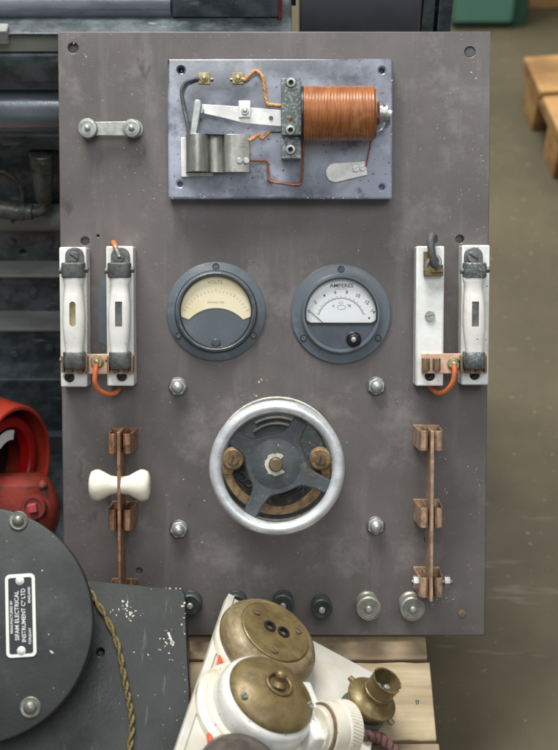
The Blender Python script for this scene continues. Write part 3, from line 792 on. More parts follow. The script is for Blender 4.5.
def fuse_base(c1, c2, holes_at, name_label, bolt=None):
    z = 28.0
    a = H(c1[0], c1[1], z); b = H(c2[0], c2[1], z)
    hl = MB()
    for (x, y, r) in holes_at:
        p = H(x, y, z); hl.cyl((p.x, p.y, z - 16), (p.x, p.y, z + 4), r)
    o = MB().box(a.x, b.x, a.y, b.y, 0, z).build('fuse_base', M['porcelain'], panel, 1.6, holes=hl, label=name_label)
    for (x, y, r) in holes_at:
        p = H(x, y, z); MB().screw((p.x, p.y, z - 15.5), r * .86, 9, .7).build('hole_darkener', M['black'], o)  # black head added so the white hole reads as dark inside
    return o


def straps():
    z = 28.0
    B1 = fuse_base((60.5, 387), (86, 247), ((69, 377.5, 5),), 'leftmost white porcelain fuse base with carrier fitted')
    carrier(B1, 73, slot='round', win='y')
    B2 = fuse_base((107, 386), (133, 246), ((121.5, 376.5, 5),), None)
    carrier(B2, 119, slot='square', tilt=1.5)
    B3 = fuse_base((415.5, 386), (444.5, 246), ((430, 376, 5),), 'empty white porcelain fuse base with its carrier missing')
    B4 = fuse_base((461, 385), (490, 245), ((475, 375, 5),), None)
    carrier(B4, 475, slot='square', tilt=-2, cap_m='galv')
    # empty base fittings
    p = H(430, 316, z + 1); MB().screw((p.x, p.y, z), 5, 2.2, .2).build('base_screw', M['nickel'], B3)
    p0, p1 = H(424, 276, z + 8), H(443.5, 251, z + 8)
    t = MB(); t.box(p0.x, p1.x, p0.y, p0.y + 11, z, z + 8).box(p0.x, p0.x + 5, p0.y + 8, p1.y, z, z + 7).box(p0.x + 7, p1.x, p0.y + 3, p0.y + 8, z + 8, z + 10)
    t.build('cable_clamp', M['brass'], B3, .8)
    w = MB(); w.tube([H(x, y, z + q) for x, y, q in ((438, 268, 9), (434, 262, 11), (432, 252, 12), (430.5, 241, 10), (432, 236, 4), (434, 237, -6), (434, 240, -16))], 3.7, 12)
    w.build('cable_tail', M['sleeve'], B3)
    w = MB(); w.tube([H(x, y, z + q) for x, y, q in ((425, 272, 5), (428, 262, 8), (436, 256, 9), (440, 262, 9), (437, 270, 9))], 2.0, 8)
    w.build('bared_strand', M['nickel'], B3)
    cp0, cp1 = H(422.5, 371, z + 8), H(440, 358, z + 8)
    mx = (cp0.x + cp1.x) / 2; my = (cp0.y + cp1.y) / 2; t = MB()
    for s in (-1, 1):
        t.ext_y([(mx + s * 9, z + 2.2), (mx + s * 8.6, z + 12), (mx + s * 6.5, z + 13.5), (mx + s * 3, z + 12), (mx + s * 1.2, z + 8), (mx + s * 3, z + 4), (mx + s * 4, z + 2.2)], cp0.y, cp1.y)
    t.build('spring_clip', M['brass_brown'], B3, .6)
    # copper straps with nut and orange tail
    for side, (x0, x1, y0, y1, nx, ny, path) in enumerate(((65, 134, 374, 354, 97, 362, ((96.5, 364, 8), (95, 374, 9), (95, 383, 8), (99, 390, 3), (107, 394, -6), (115, 393, -14), (119, 389, -22))),
                                                          (421.5, 487, 373.5, 353.5, 454, 364, ((454, 365, 8), (454.5, 373, 9), (452.5, 383, 7), (446, 391, 0), (438, 393, -8), (432, 389, -18), (430, 385, -24))))):
        a, b = H(x0, y0, z + 2), H(x1, y1, z + 2)
        st_ = MB().box(a.x, b.x, a.y, b.y, z, z + 2.2).build('copper_strap', M['copper'], panel, .4)
        p = H(nx, ny, z + 5); MB().cyl((p.x, p.y, z + 2.2), (p.x, p.y, z + 3.6), 6.6).hexn((p.x, p.y, z + 3.6), 5.6, 4.2, rot=.3).ball((p.x, p.y, z + 7.8), 2.8, 1.6).build('nut', M['screwbrass'], st_, .4)
        MB().tube([H(x, y, z + q) for x, y, q in path], 2.5, 12, 8).build('orange_tail', M['orange'], st_)
    w = MB(); w.tube([H(x, y, q) for x, y, q in ((113, 243, -4), (113.5, 243, 14), (115, 246, 30), (117, 251, 35))], 2.7, 12); w.build('orange_tail', M['orange'], B2)
    w = MB(); w.twist([H(x, y, q) for x, y, q in ((115, 246, 32), (117, 251, 37), (119, 257, 38))], 1.2, 1.1, 3, 3); w.build('bared_strand', M['nickel'], B2)


straps()


# ---- dome nuts
for (x, y) in ((177.5, 387), (376.5, 386.5), (178.5, 530), (376, 526.5)):
    p = H(x, y, 6)
    d = MB().lathe([(9.6, 0), (9.6, 1.2), (9, 1.6), (0, 1.6)], Matrix.Translation((p.x, p.y, 0)), 32).build('washer', M['steel_dull'], panel)
    MB().hexn((p.x, p.y, 1.6), 8.6, 4.6, rot=random.uniform(0, 1)).lathe([(6.3, 6), (6.3, 8)] + [(6.3 * math.cos(R(a)), 8 + 5.2 * math.sin(R(a))) for a in range(15, 91, 15)], Matrix.Translation((p.x, p.y, 0)), 28).build('dome_nut', M['bright'], d, .4)


# ---- handwheel rheostat
def handwheel():
    zr = 74.0
    c = H(277, 468, zr); X, Y = c.x, c.y; tr_ = Matrix.Translation((X, Y, 0))
    zf = H(277, 396, 8)
    RB = zf.y - Y
    b = MB(); b.lathe([(RB, 0), (RB, 6), (RB - 2, 9), (RB - 7, 10), (RB - 7, 14), (60 - 4, 15), (50, 15), (49, 12), (20, 12), (20, 44), (14, 46), (0, 46)], tr_, 80)
    base = b.build('rheostat', M['rheobase'], panel, label='round rheostat turned by a chromed four spoke handwheel')
    k = MB(); k.lathe([(RB - 3, 9.2), (RB - 1.6, 9.6), (RB - .4, 8.6), (RB - 1.4, 8.0)], tr_, 80, closed_prof=True); k.build('chalky_edge', M['whitepaint'], base)
    # moulded ribs on the base
    for rr, a0, a1 in ((33, 190, 250), (27, 180, 260), (36, 272, 330), (30, 275, 345), (24, 280, 350), (42, 60, 120), (36, 70, 130)):
        MB().torus((X, Y, 13), rr, 1.8, 40, 10, 2.4, a0=R(a0), a1=R(a1)).build('moulded_rib', M['rheobase'], base)
    for q in ((-30, -12), (-25, -16), (-34, -17), (-28, -22)):
        MB().torus((X + q[0], Y + q[1], 14), 4.5, 1.3, 20, 8).build('moulded_ring', M['rheobase'], base)
    # brass contact arc with two lugs
    a = MB(); cz = 30
    q = H(277, 460, cz); ax, ay = q.x, q.y
    a.lathe([(46, cz - 10), (54.5, cz - 10), (54.5, cz), (46, cz)], Matrix.Translation((ax, ay, 0)), 60, R(183), R(357))
    arc = a.build('contact_arc', M['rustbrass'], base, .5)
    for (x, y) in ((233, 459.5), (320.5, 459.5)):
        p = H(x, y, cz + 5)
        MB().lathe([(10.5, cz - 14), (10.5, cz + 4), (9.3, cz + 5), (0, cz + 5)], Matrix.Translation((p.x, p.y, 0)), 32).build('terminal_lug', M['rustbrass'], arc)
        MB().screw((p.x, p.y, cz + 5), 5.2, 3.2, 1.3).build('lug_screw', M['brass_brown'], arc)
        s = MB(); sg = -1 if x < 277 else 1
        pl = [(p.x - 8 + (0 if sg < 0 else 6), p.y), (p.x + 4 + (0 if sg < 0 else 4), p.y), (ax + sg * 45 + (1 if sg < 0 else 7), ay - 14), (ax + sg * 45 - (7 if sg < 0 else 1), ay - 14)]
        s.prism(pl, cz - 12, cz + 2).build('lug_arm', M['rustbrass'], arc, .5)
    # spider
    hc = H(276, 464, zr - 8); hx, hy = hc.x, hc.y
    pl = []
    arms = [60, 149, 243, 336]
    for k in range(240):
        th = 2 * math.pi * k / 240; best = 0
        for ar in arms:
            dl = (th - R(ar) + math.pi) % (2 * math.pi) - math.pi
            if abs(dl) < R(80):
                ex = X + 56 * math.cos(R(ar)) - hx, Y + 56 * math.sin(R(ar)) - hy
                lim = math.hypot(*ex) - 1
                best = max(best, min(lim, (6.6) / max(1e-4, abs(math.sin(dl)))))
        r = (28.5 ** 3.0 + best ** 3.0) ** (1 / 3.0)
        r = min(r, 57)
        pl.append((hx + r * math.cos(th), hy + r * math.sin(th)))
    w = MB()
    zt = zr - 8
    w.prism(pl, zt - 9, zt)
    w.lathe([(27, zt - 1.5), (23, zt + .6), (18, zt + 1.8), (15, zt + 2.6), (0, zt + 2.6)], Matrix.Translation((hx, hy, 0)), 56)
    wheel = w.build('wheel_spider', M['spider'], base, 1.4)
    prof = [(58.6 + 6.2 * math.cos(2 * math.pi * k / 20), zr - 2 + 7.6 * math.sin(2 * math.pi * k / 20)) for k in range(20)]
    MB().lathe(prof, tr_, 110, closed_prof=True).build('wheel_rim', M['chrome'], wheel)
    # bands of wear on the inner lip
    n = MB(); n.lathe([(6.4, zt + 2.6), (6.4, zt + 7), (5.4, zt + 8), (0, zt + 8)], Matrix.Translation((hx, hy, 0)), 20).build('spindle_end', M['brass_brown'], wheel)
    cp = MB()
    prev = []
    for k in range(34):
        a_ = R(48 + 272 * k / 33 + 0); ro = 10.6 + random.uniform(-.8, .8); ri = 6.9 + random.uniform(-.2, .5)
        prev.append(((hx + ri * math.cos(a_), hy + ri * math.sin(a_)), (hx + ro * math.cos(a_), hy + ro * math.sin(a_))))
    cp.prism([q[1] for q in prev] + [q[0] for q in prev[::-1]], zt + 2.6, zt + 3.2)
    cp.build('paint_ring', M['whitepaint'], wheel)


handwheel()


# ---- knife switches
def jaw(parent, x, y0, y1, m, hgt=50.0, half=12.0):
    """x: photo x of the blade at the jaw; y0..y1 photo rows of its front"""
    p0, p1 = H(x, y1, hgt), H(x, y0, hgt)
    X = p0.x; j = MB(); th = 1.3
    for s in (-1, 1):
        pr = [(half + 1, 1.5), (half - .5, hgt - 7), (half - 1.8, hgt - 2), (half - 4.5, hgt), (5.6, hgt), (3.4, hgt - 2), (2.9, hgt - 7), (3.2, 6), (3.8, 1.5)]
        out = []
        inn = []
        for i, (px, pz) in enumerate(pr):
            cx_, cz_ = 8.0, hgt * .5
            v = Vector((cx_ - px, cz_ - pz)); v.normalize()
            if i in (0, 8): v = Vector((-1 if i == 0 else 1, 0))
            if i in (1, 7): v = Vector((-1 if i == 1 else 1, 0))
            out.append((px, pz)); inn.append((px + v.x * th, pz + v.y * th))
        poly = out + inn[::-1]
        poly = [(X + s * a, b) for a, b in poly]
        j.ext_y(poly, p0.y, p1.y)
    j.box(X - half - 1, X + half + 1, p0.y, p1.y + 1, 0, 1.6)
    return j.build('jaw_contact', M[m], parent, .3)


def knife(x0, yj, blade, m, zt, name_label):
    a, b = H(x0, blade[1], zt), H(x0, blade[0], zt)
    o = MB().box(a.x - 1.6, a.x + 1.6, a.y, b.y, 14, zt).build('knife_switch', M[m], panel, .8, label=name_label)
    for (y0, y1) in yj: jaw(o, x0, y0, y1, m)
    return o, a.x


k1, kx = knife(119.5, ((434, 454), (510, 531), (590, 606)), (432, 590), 'switchcopper_dark', 60, 'knife switch with a white porcelain spool handle')
hp = H(118.5, 486, 56)
spool = [(0, -29.5), (8, -29.5), (13.5, -27.5), (15.3, -23.5), (15.4, -20), (12.5, -14), (9.6, -9), (8.7, -4), (8.7, 4), (9.6, 9), (12.5, 14), (15.4, 20), (15.3, 23.5), (13.5, 27.5), (8, 29.5), (0, 29.5)]
MB().lathe(spool, axis_matrix((kx, hp.y, 51), (1, 0, 0), (0, 0, 1)), 48).build('spool_handle', M['cream'], k1, ang=60)
k2, kx2 = knife(431.5, ((431, 451), (508, 528), (578, 598)), (431, 602), 'switchcopper', 58, 'open bare copper knife switch without a handle')
for dx in (-16, 15):
    p = H(432 + dx, 582, 36)
    n = MB(); n.cyl((p.x - 3, p.y, 36), (p.x + 3, p.y, 36), 6.6, seg=6, xh=(0, 0, 1)); n.build('pivot_nut', M['bright'], k2, .6)
p = H(432, 582, 36); MB().cyl((p.x - 20, p.y, 36), (p.x + 20, p.y, 36), 2.6).build('pivot_bolt', M['steel_dull'], k2)


# ---- terminals along the bottom edge
def terminal(x, y, m, r=12.0, zt=31):
    p = H(x, y, zt); tr_ = Matrix.Translation((p.x, p.y, 0))
    o = MB().lathe([(r * .95, 0), (r * .95, 4), (r * .8, 6), (r * .78, zt - 17), (r * .6, zt - 17), (0, zt - 17)], tr_, 32).build('terminal', M[m], panel)
    b = MB()
    pr = [(r - .8, zt - 16), (r, zt - 15), (r, zt - 2), (r - 1, zt - .8)]
    for q in (.86, .70, .54, .4): pr += [(r * q, zt - .6), (r * (q - .03), zt - 1.9), (r * (q - .09), zt - 1.9), (r * (q - .12), zt - .5)]
    pr += [(0, zt - .5)]
    b.lathe(pr, tr_, 44); b.build('milled_knob', M[m], o)
    MB().lathe([(3.2, zt - 1), (3.2, zt + 2.2), (2.2, zt + 3.2), (0, zt + 3.4)], tr_, 20).build('stud', M['nickel'] if m == 'termgrey' else M['termgrey'], o)


terminal(413, 609.5, 'termgrey', 12.2)
terminal(369, 609, 'termgrey', 12)
terminal(322, 610, 'termdark', 10.5, 27)
terminal(283, 606, 'termdark', 11, 27)
terminal(236, 606, 'termdark', 11, 27)
terminal(190, 606, 'termdark', 11, 27)
p = H(462, 613, 0); MB().hexn((p.x, p.y, 0), 4, 1.2).build('cut_stud', M['rustbrass'], panel)

# ------------------------------------------------------------------ floor
WF = Fr((0, 0, ZF), (1, 0, 0), (0, 1, 0), (0, 0, 1))
g = MB().box(-16000, 16000, -6000, 20000, -60, 0).build('floor', M['floor'])
struct(g, WF)

# ------------------------------------------------------------------ pallet under the panel
PB = Fr((0, -0.05, ZB), (1, 0, 0), (0, 1, 0), (0, 0, 1))
pal = thing('pallet', Fr((0, -0.05, ZF), (1, 0, 0), (0, 1, 0), (0, 0, 1)), 'weathered wooden pallet standing under the grey panel', 'pallet')
hp_ = 0.13 / U
xr = PB.hit(428, 664, 0).x
ys = [PB.hit(300, y, 0).y for y in (661, 741.5)]
wd = ys[0] - ys[1]
xl = PB.hit(100, 640, 0).x
y = ys[0]
rows = [(ys[0] + 2.0, ys[0] + 2.0 + wd * 1.02, 'wood_grey', 0), (ys[1] + 1.5, ys[0] - 1.5, 'wood', 2), (ys[1] - wd, ys[1] - 2.5, 'wood_grey', 4), (ys[1] - 2 * wd - 6, ys[1] - wd - 6, 'wood', 1), (ys[0] + wd * 1.05 + 8, ys[0] + wd * 2.05, 'wood', 3)]
for (a, b, m, e) in rows:
    s = MB(); pl = []
    nn = 24
    for k in range(nn + 1):
        pl.append((xl + (xr + e - xl) * k / nn, a + random.uniform(-.8, .8)))
    for k in range(nn + 1):
        pl.append((xr + e - (xr + e - xl) * k / nn, b + random.uniform(-.8, .8)))
    s.prism(pl, hp_ - 20, hp_)
    sl = s.build('slat', M[m], pal, 1.2)
    for xx in (xr - 14, xr - 150, xr - 330):
        MB().cyl((xx, (a + b) / 2 + random.uniform(-12, 12), hp_ - 1), (xx + .3, (a + b) / 2, hp_ + .35), 1.7, seg=10).build('nail', M['steel_dark'], sl) if xx > xr - 20 else None
ylo, yhi = rows[3][0], rows[4][1]
for xx in (xl + 4, (xl + xr) / 2 - 25, xr - 60):
    MB().box(xx, xx + 50, ylo, yhi, 0, hp_ - 20).build('stringer', M['wood_grey'], pal, 1.0)
for yy in (ylo, yhi - 90):
    pass

# ------------------------------------------------------------------ white board with porcelain fittings
K0 = PB.world(PB.hit(386, 722, 7))
BNv = Vector((0.45917665, 0.15465265, 0.87477961)).normalized()
T0 = Fr(K0, RGT, Vector((0, 1, 0)), BNv)


def onplane(x, y):
    w = ray(x, y); return CAM + w * ((K0 - CAM).dot(BNv) / w.dot(BNv))


A_, E_, G_ = onplane(228, 594), onplane(383, 677), onplane(177, 752)
BX = (E_ - A_).normalized(); BY = BNv.cross(BX).normalized()
BF = Fr(A_, BX, BY, BNv)
B = BF.hit
brd = thing('mounting_board', BF, 'tilted white board carrying an old socket, a dolly switch and a brass lampholder', 'board')
wx = B(384, 677).x; hy = -230.0
b = MB(); b.box(0, wx, hy, 0, -10, 0).build('back_board', M['whiteboard'], brd, 2.2, seg=3)
# raised edge strip along the near side
MB().box(0, 7, hy, 0, 0.01, 1.6).build('edge_strip', M['whiteboard'], brd, .7)


def at_h(x, y, h):
    p = B(x, y, h); return p.x, p.y


# socket outlet
sx, sy = at_h(276, 631, 36)
tr_ = Matrix.Translation((sx, sy, 0))
so = MB().lathe([(48, 0), (49, 2), (49, 7), (47, 10), (44, 11), (44, 14), (0, 14)], tr_, 64).build('socket_outlet', M['dirtyglaze'], brd)
MB().lathe([(45, 12), (48.5, 14), (50, 18), (49, 23), (45, 29), (40, 33), (36, 34.5), (35.6, 34), (35.2, 34), (0, 34)], tr_, 72).build('socket_cover', M['cover'], so)
hl = MB()
e1 = at_h(269.5, 626.5, 36); e2 = at_h(283, 632.5, 36)
for q in (e1, e2): hl.cyl((q[0], q[1], 31), (q[0], q[1], 44), 4.0)
fp = MB().lathe([(35, 34.1), (35, 35.4), (34, 36.3), (0, 36.3)], tr_, 64).build('face_plate', M['brass_olive'], so, holes=hl)
for q in (e1, e2):
    MB().lathe([(6.2, 36.3), (6.2, 37.6), (4.0, 37.8), (3.6, 35), (3.4, 33), (5.6, 33), (6, 34)], Matrix.Translation((q[0], q[1], 0)), 28, closed_prof=True).build('pin_bush', M['black'], so)
for (x, y) in ((256.5, 611.5), (298, 630.5), (274, 650)):
    q = at_h(x, y, 37); MB().screw((q[0], q[1], 36.2), 3.8, 1.8, random.uniform(0, 3)).build('screw', M['brass_brown'], so)

# switch
cx_, cy_ = at_h(274, 691, 42)
tr_ = Matrix.Translation((cx_, cy_, 0))
sw = MB().lathe([(58, 0), (59, 2), (59, 7), (56, 9.5), (53, 10.5), (52, 13), (48, 14.5), (0, 14.5)], tr_, 64).build('dolly_switch', M['dirtyglaze'], brd)
body = MB().lathe([(46.5, 14), (47.5, 16), (47.0, 30), (45, 34), (41, 36), (0, 36)], tr_, 72).build('switch_body', M['switchwhite'], sw)
u = Vector((B(330, 728, 20) - B(300, 728, 20))); u.z = 0; u.normalize(); v = Vector((-u.y, u.x, 0))
blk = MB(); q0 = Vector(B(296, 722, 20)); q0.z = 0
pl = [q0 + u * 0 + v * 34, q0 + u * 22 + v * 34, q0 + u * 22 - v * 30, q0 - v * 30]
blk.prism([(p.x, p.y) for p in pl], 0.5, 36); blk.build('terminal_block', M['switchwhite'], sw, 3, seg=3)
MB().lathe([(40.8, 35), (41.5, 36.5), (41, 38.5), (37, 42), (31, 46), (23, 49.5), (15, 51.3), (13.6, 51.6), (13.4, 50.6), (10, 50.6), (0, 50.6)], tr_, 72).build('switch_dome', M['brass_olive'], sw, ang=60)
MB().torus((cx_, cy_, 52.2), 11.8, 1.7, 40, 10).build('dome_ring', M['brass'], sw)
d = MB(); dm = Matrix.Translation((cx_, cy_, 0))
d.cyl((cx_, cy_, 50), (cx_ - 1, cy_ + 2, 54), 7.5, 5.5).tube([Vector((cx_, cy_, 50)), Vector((cx_ - 1, cy_ + 2, 53)), Vector((cx_ - 2, cy_ + 4, 57))], lambda t: 3.2 + 1.8 * t, 14)
d.lathe([(5.4 * math.cos(R(a)), 58 + 4.6 * math.sin(R(a))) for a in range(-80, 91, 17)], Matrix.Translation((cx_ - 2, cy_ + 4.5, 0)), 18)
d.build('dolly', M['brass'], sw)
for (x, y) in ((249, 697), (300, 704)):
    q = at_h(x, y, 40)
    dirv = Vector((q[0] - cx_, q[1] - cy_, 0)).normalized()
    q = (cx_ + dirv.x * 35.5, cy_ + dirv.y * 35.5)
    MB().screw((q[0], q[1], 43), 3.4, 2.2, 1).build('screw', M['nickel'], sw)

# dark bakelite cover at the near edge
kx_, ky_ = at_h(250, 764, 30)
tr_ = Matrix.Translation((kx_, ky_, 0))
hh = MB().lathe([(38, 0), (40, 3), (39, 18), (33, 27), (22, 31), (12, 31.5), (11, 30), (0, 30)], tr_, 56).build('bakelite_cover', M['bakelite'], brd)

# ribbed porcelain collar lying on the board
a_ = B(318, 730, 27); b_ = B(346, 730, 27)
a_.z = b_.z = 27.0
L = (b_ - a_).length; m = axis_matrix(a_, b_ - a_, (0, 0, 1))
prof = [(20, -4), (20, 0), (22, 0), (22, 3), (26, 4), (26.5, 6), (26.5, L * .52), (25.4, L * .56), (26.8, L * .6)]
MB().lathe(prof + [(26.8, L), (25, L + 1), (20, L + 1), (20, L - 4)], m, 56).build('porcelain_collar', M['dirtyglaze'], brd)
kn = MB()
for k in range(56):
    a = 2 * math.pi * k / 56
    p0 = (26.6 * math.cos(a), 26.6 * math.sin(a), L * .63); p1 = (26.6 * math.cos(a + .12), 26.6 * math.sin(a + .12), L * .96)
    kn.cyl(m @ Vector(p0), m @ Vector(p1), .8, seg=6)
kn.build('knurling', M['dirtyglaze'], brd)
MB().box(0, 1, 0, 1, 0, 1)
q = B(320.5, 728, 36)
sl = MB(); sl.cyl(m @ Vector((0, 0, 1.2)), m @ Vector((0, 0, 3.6)), 24.5, seg=40); sl.build('collar_gap', M['brass_brown'], brd)

# brass lampholder standing on the board
lx, ly = at_h(369, 703, 18); tr_ = Matrix.Translation((lx, ly, 0))
lh = MB().lathe([(21, 0), (23, 2), (23, 6), (20, 9), (0, 9)], tr_, 40).build('lamp_holder', M['darkgreen'], brd)
MB().lathe([(15, 8), (17, 9), (20.5, 13), (22, 18), (22, 21), (25, 22), (25.6, 23.5), (25, 25), (21.5, 26), (18, 29), (15.6, 31), (15, 33), (0, 33)], tr_, 56).build('holder_skirt', M['brass_olive'], lh, ang=45)
nb = MB(); nz0, nz1 = 32.0, 53.0
nb.lathe([(14.6, nz0), (14.6, nz0 + 3), (15.2, nz0 + 3.6), (15.2, nz0 + 5.4), (14.4, nz0 + 6), (14.4, nz1 - 2), (15.2, nz1 - 1), (15.2, nz1), (13.4, nz1), (13.2, nz0 + 6), (13.0, nz0)], tr_, 56, closed_prof=True)
hl = MB()
for a in (R(-12), R(168)):
    m2 = Matrix.Translation((lx, ly, 0)) @ Matrix.Rotation(a, 4, 'Z')
    hl.box(9, 20, -2.6, 2.6, nz1 - 9, nz1 + 4, m2)
nb.build('bayonet_sleeve', M['brass'], lh, holes=hl)
MB().lathe([(13, nz0 + 3), (13, nz0 + 6), (0, nz0 + 6)], tr_, 36).build('insulator', M['bakelite'], lh)
for s in (-1, 1):
    MB().cyl((lx + s * 4.5, ly + s * 2, nz0 + 5), (lx + s * 4.5, ly + s * 2, nz0 + 13), 3).build('contact_plunger', M['nickel'], lh, .6)
for a in (R(-30), R(150), R(60)):
    p = Vector((lx + 25 * math.cos(a), ly + 25 * math.sin(a), 22))
    MB().cyl(p, p + Vector((5 * math.cos(a), 5 * math.sin(a), 0)), 3.2, 2.6, 14).build('shade_screw', M['brass_brown'], lh)
# red wires poking through the board
MB().tube([B(x, y, q) for x, y, q in ((218, 676, 1.5), (219, 666, 3), (221, 655, 3.5), (223, 647, 3.5), (226, 641, 2))], 2.3, 10).build('red_wire', M['redwire'], brd)
MB().tube([B(x, y, q) for x, y, q in ((212, 748, 1), (211, 742, 4), (210, 735, 4), (211, 728, 0))], 3.0, 10).build('red_wire', M['redwire'], brd)

# backing block that props the raised side of the board on the pallet
zz0 = BF.loc(Vector((BF.world((20, -60, 0)).x, BF.world((20, -60, 0)).y, ZB + .001)))
bb = MB(); top_ = [(8, -210, -10.2), (40, -210, -10.2), (40, -60, -10.2), (8, -60, -10.2)]
low_ = []
for p in top_:
    wp_ = BF.world(p); low_.append(tuple(BF.loc(Vector((wp_.x, wp_.y, ZB + .001)))))
bb.rings([low_, top_]).build('backing_block', M['wood_grey'], brd, 1)

# maroon flex trailing over the board
fx = thing('braided_flex', Fr(BF.world(B(372, 735, 0)), BX, BY, BNv), 'twisted maroon cotton flex trailing below the brass lampholder', 'cable')
FXF = Fr(BF.world(B(372, 735, 0)), BX, BY, BNv)
MB().twist([FXF.hit(x, y, q) for x, y, q in ((346, 716, 6), (351, 724, 6), (358, 731, 6), (367, 735, 6), (378, 737, 7), (386, 743, 7), (394, 750, 8), (404, 764, 8))], 3.0, 3.0, 2, 5, 12).build('flex_strands', M['maroon'], fx)

# ------------------------------------------------------------------ black case and the drum instrument
CA = PF.world(H(185, 590, 64))
LEL = R(66)
LN = Vector((0, -math.cos(LEL), math.sin(LEL))); LV = Vector((0, math.sin(LEL), math.cos(LEL)))
CF = Fr(CA, RGT, LV, LN)
C_ = CF.hit
cs = thing('metal_case', Fr(CA, RGT, LV, LN), 'scuffed flat black metal case leaning on the panel foot beneath the twisted cord', 'case')
pts = [C_(-120, 566), C_(60, 577), C_(178, 588.5), C_(183, 590), C_(185.5, 594), C_(187, 640), C_(190, 690), C_(189, 800), C_(-120, 830)]
hl = MB(); q = C_(100, 652); hl.cyl((q.x, q.y, -8), (q.x, q.y, 4), 3.6)
dn = Vector((0, 0, -1)); DNL = Vector((dn.dot(RGT), dn.dot(LV), dn.dot(LN)))
low = []
for k, p in enumerate(pts):
    wz = CF.world(p).z - ZB - 0.0015
    q_ = Vector((p.x, p.y, 0)) + DNL * max(8, wz / U)
    if k < 4: q_ -= Vector((0, LV.y, LN.y)) * 26
    low.append(q_)
MB().rings([[tuple(q_) for q_ in low[::-1]], [(p.x, p.y, 0) for p in pts[::-1]]]).build('case_shell', M['lid'], cs, 1.2, holes=hl)
f = MB()
for (x, y, n, sx_, sy_, r) in ((122, 611, 26, 7, 5, 2.2), (126, 613, 14, 9, 1.8, 2.0), (166, 645, 34, 9, 10, 1.4), (184.5, 612, 9, 1.4, 7, 2.2), (185, 640, 8, 1, 18, 1.4), (186, 700, 10, 1.2, 26, 1.2), (172, 588.5, 10, 6, .5, 1.4), (170, 641, 2, 2, 2, 3), (150, 680, 12, 22, 30, .9), (140, 600, 10, 25, 8, .8)):
    c = C_(x, y)
    for _ in range(max(1, int(n * .6))):
        px, py = random.gauss(c.x, sx_), random.gauss(c.y, sy_)
        px = min(px, C_(185.5, y).x - .8) if x > 180 else px
        f.flakes(1, lambda: px, lambda: py, 0.0, r * .35, r)
c = C_(168, 641); f.prism([(c.x - 1, c.y + 8), (c.x + 1, c.y + 8.5), (c.x + 6, c.y - 4), (c.x + 4.2, c.y - 5)], 0, .3)
f.build('paint_chip', M['whitepaint'], cs)['kind'] = 'stuff'
DEL = R(58); DNv = Vector((0, -math.cos(DEL), math.sin(DEL))); DVv = Vector((0, math.sin(DEL), math.cos(DEL)))
DF0 = Fr(CF.world(C_(-25, 624, 66)), RGT, DVv, DNv)
q = DF0.hit(-25, 624, 0)
DF = Fr(DF0.world(q), RGT, DVv, DNv)
D = DF.hit
RD = (D(93, 624).x)
dr = thing('drum_instrument', DF, 'round dusty black instrument drum with a riveted maker nameplate', 'instrument')
MB().lathe([(RD - 8, -46), (RD - 4, -44), (RD - 4, -14), (RD, -12), (RD, -2.5), (RD - .8, -.8), (RD - 2.5, 0), (0, 0)], None, 110).build('drum_case', M['drum'], dr)
for (x, y, r) in ((18, 520.5, 9), (30, 707.5, 9.6)):
    p = D(x, y, 2)
    s_ = MB().lathe([(r, 0), (r, 1), (r - 1, 1.8), (r - 3, 1.2), (r - 3.4, 1.2), (r - 3.6, 3), (r - 5.5, 5), (0, 5.8)], Matrix.Translation((p.x, p.y, 0)), 32)
    s_.build('dome_screw', M['screwdusty'], dr)
p = D(51.5, 652); MB().flakes(1, lambda: p.x, lambda: p.y, 0, 2.4, 2.6).flakes(5, lambda: random.uniform(-20, RD - 20), lambda: random.uniform(-60, 60), 0, .5, 1.1).build('paint_chip', M['whitepaint'], dr)['kind'] = 'stuff'
# nameplate
pc = D(20.8, 615.5); an = R(3.6)
NM = Matrix.Translation((pc.x, pc.y, 0)) @ Matrix.Rotation(an, 4, 'Z')


def rrect(w, h, r, n=6):
    out = []
    for cx, cy, a in ((w / 2 - r, h / 2 - r, 0), (-w / 2 + r, h / 2 - r, 90), (-w / 2 + r, -h / 2 + r, 180), (w / 2 - r, -h / 2 + r, 270)):
        for k in range(n + 1):
            t = R(a + 90 * k / n); out.append((cx + r * math.cos(t), cy + r * math.sin(t)))
    return out


npl = MB().prism(rrect(27.5, 75, 4.5), 0, 1.2, NM).build('nameplate', M['platewhite'], dr, .3)
MB().prism(rrect(21.5, 68.5, 2), 1.2, 1.45, NM).build('plate_field', M['plateblack'], npl)
t = MB()
for txt, x, y, s, wdt in (('MANUFACTURED BY', -8.2, -1, 3.1, 1.02), ('SIFAM ELECTRICAL', -3.2, 0, 5.4, .98), ('INSTRUMENT Cº LTD', 2.9, 0, 5.4, .94), ('TORQUAY', 8.2, -19, 3.1, 1.0), ('ENGLAND', 8.2, 18, 3.1, 1.0)):
    t2 = MB(); t2.text(txt, 0, 0, 0, s, math.pi / 2, .15, wdt, bold=0.05)
    vs = [NM @ (v_.co + Vector((x, y, 1.5))) for v_ in t2.b.verts]; t2.b.verts.index_update()
    t.faces(vs, [tuple(v_.index for v_ in f_.verts) for f_ in t2.b.faces]); t2.b.free()
t.build('lettering', M['platewhite'], npl)
for y_ in (33, -33):
    q = NM @ Vector((0, y_ - math.copysign(1.5, y_), 0))
    MB().lathe([(3.9, 1.3), (3.9, 1.7), (2.8, 2.0), (2.2, 2.7), (0, 3.1)], Matrix.Translation((q.x, q.y, 0)), 24).build('rivet', M['platewhite'], npl)

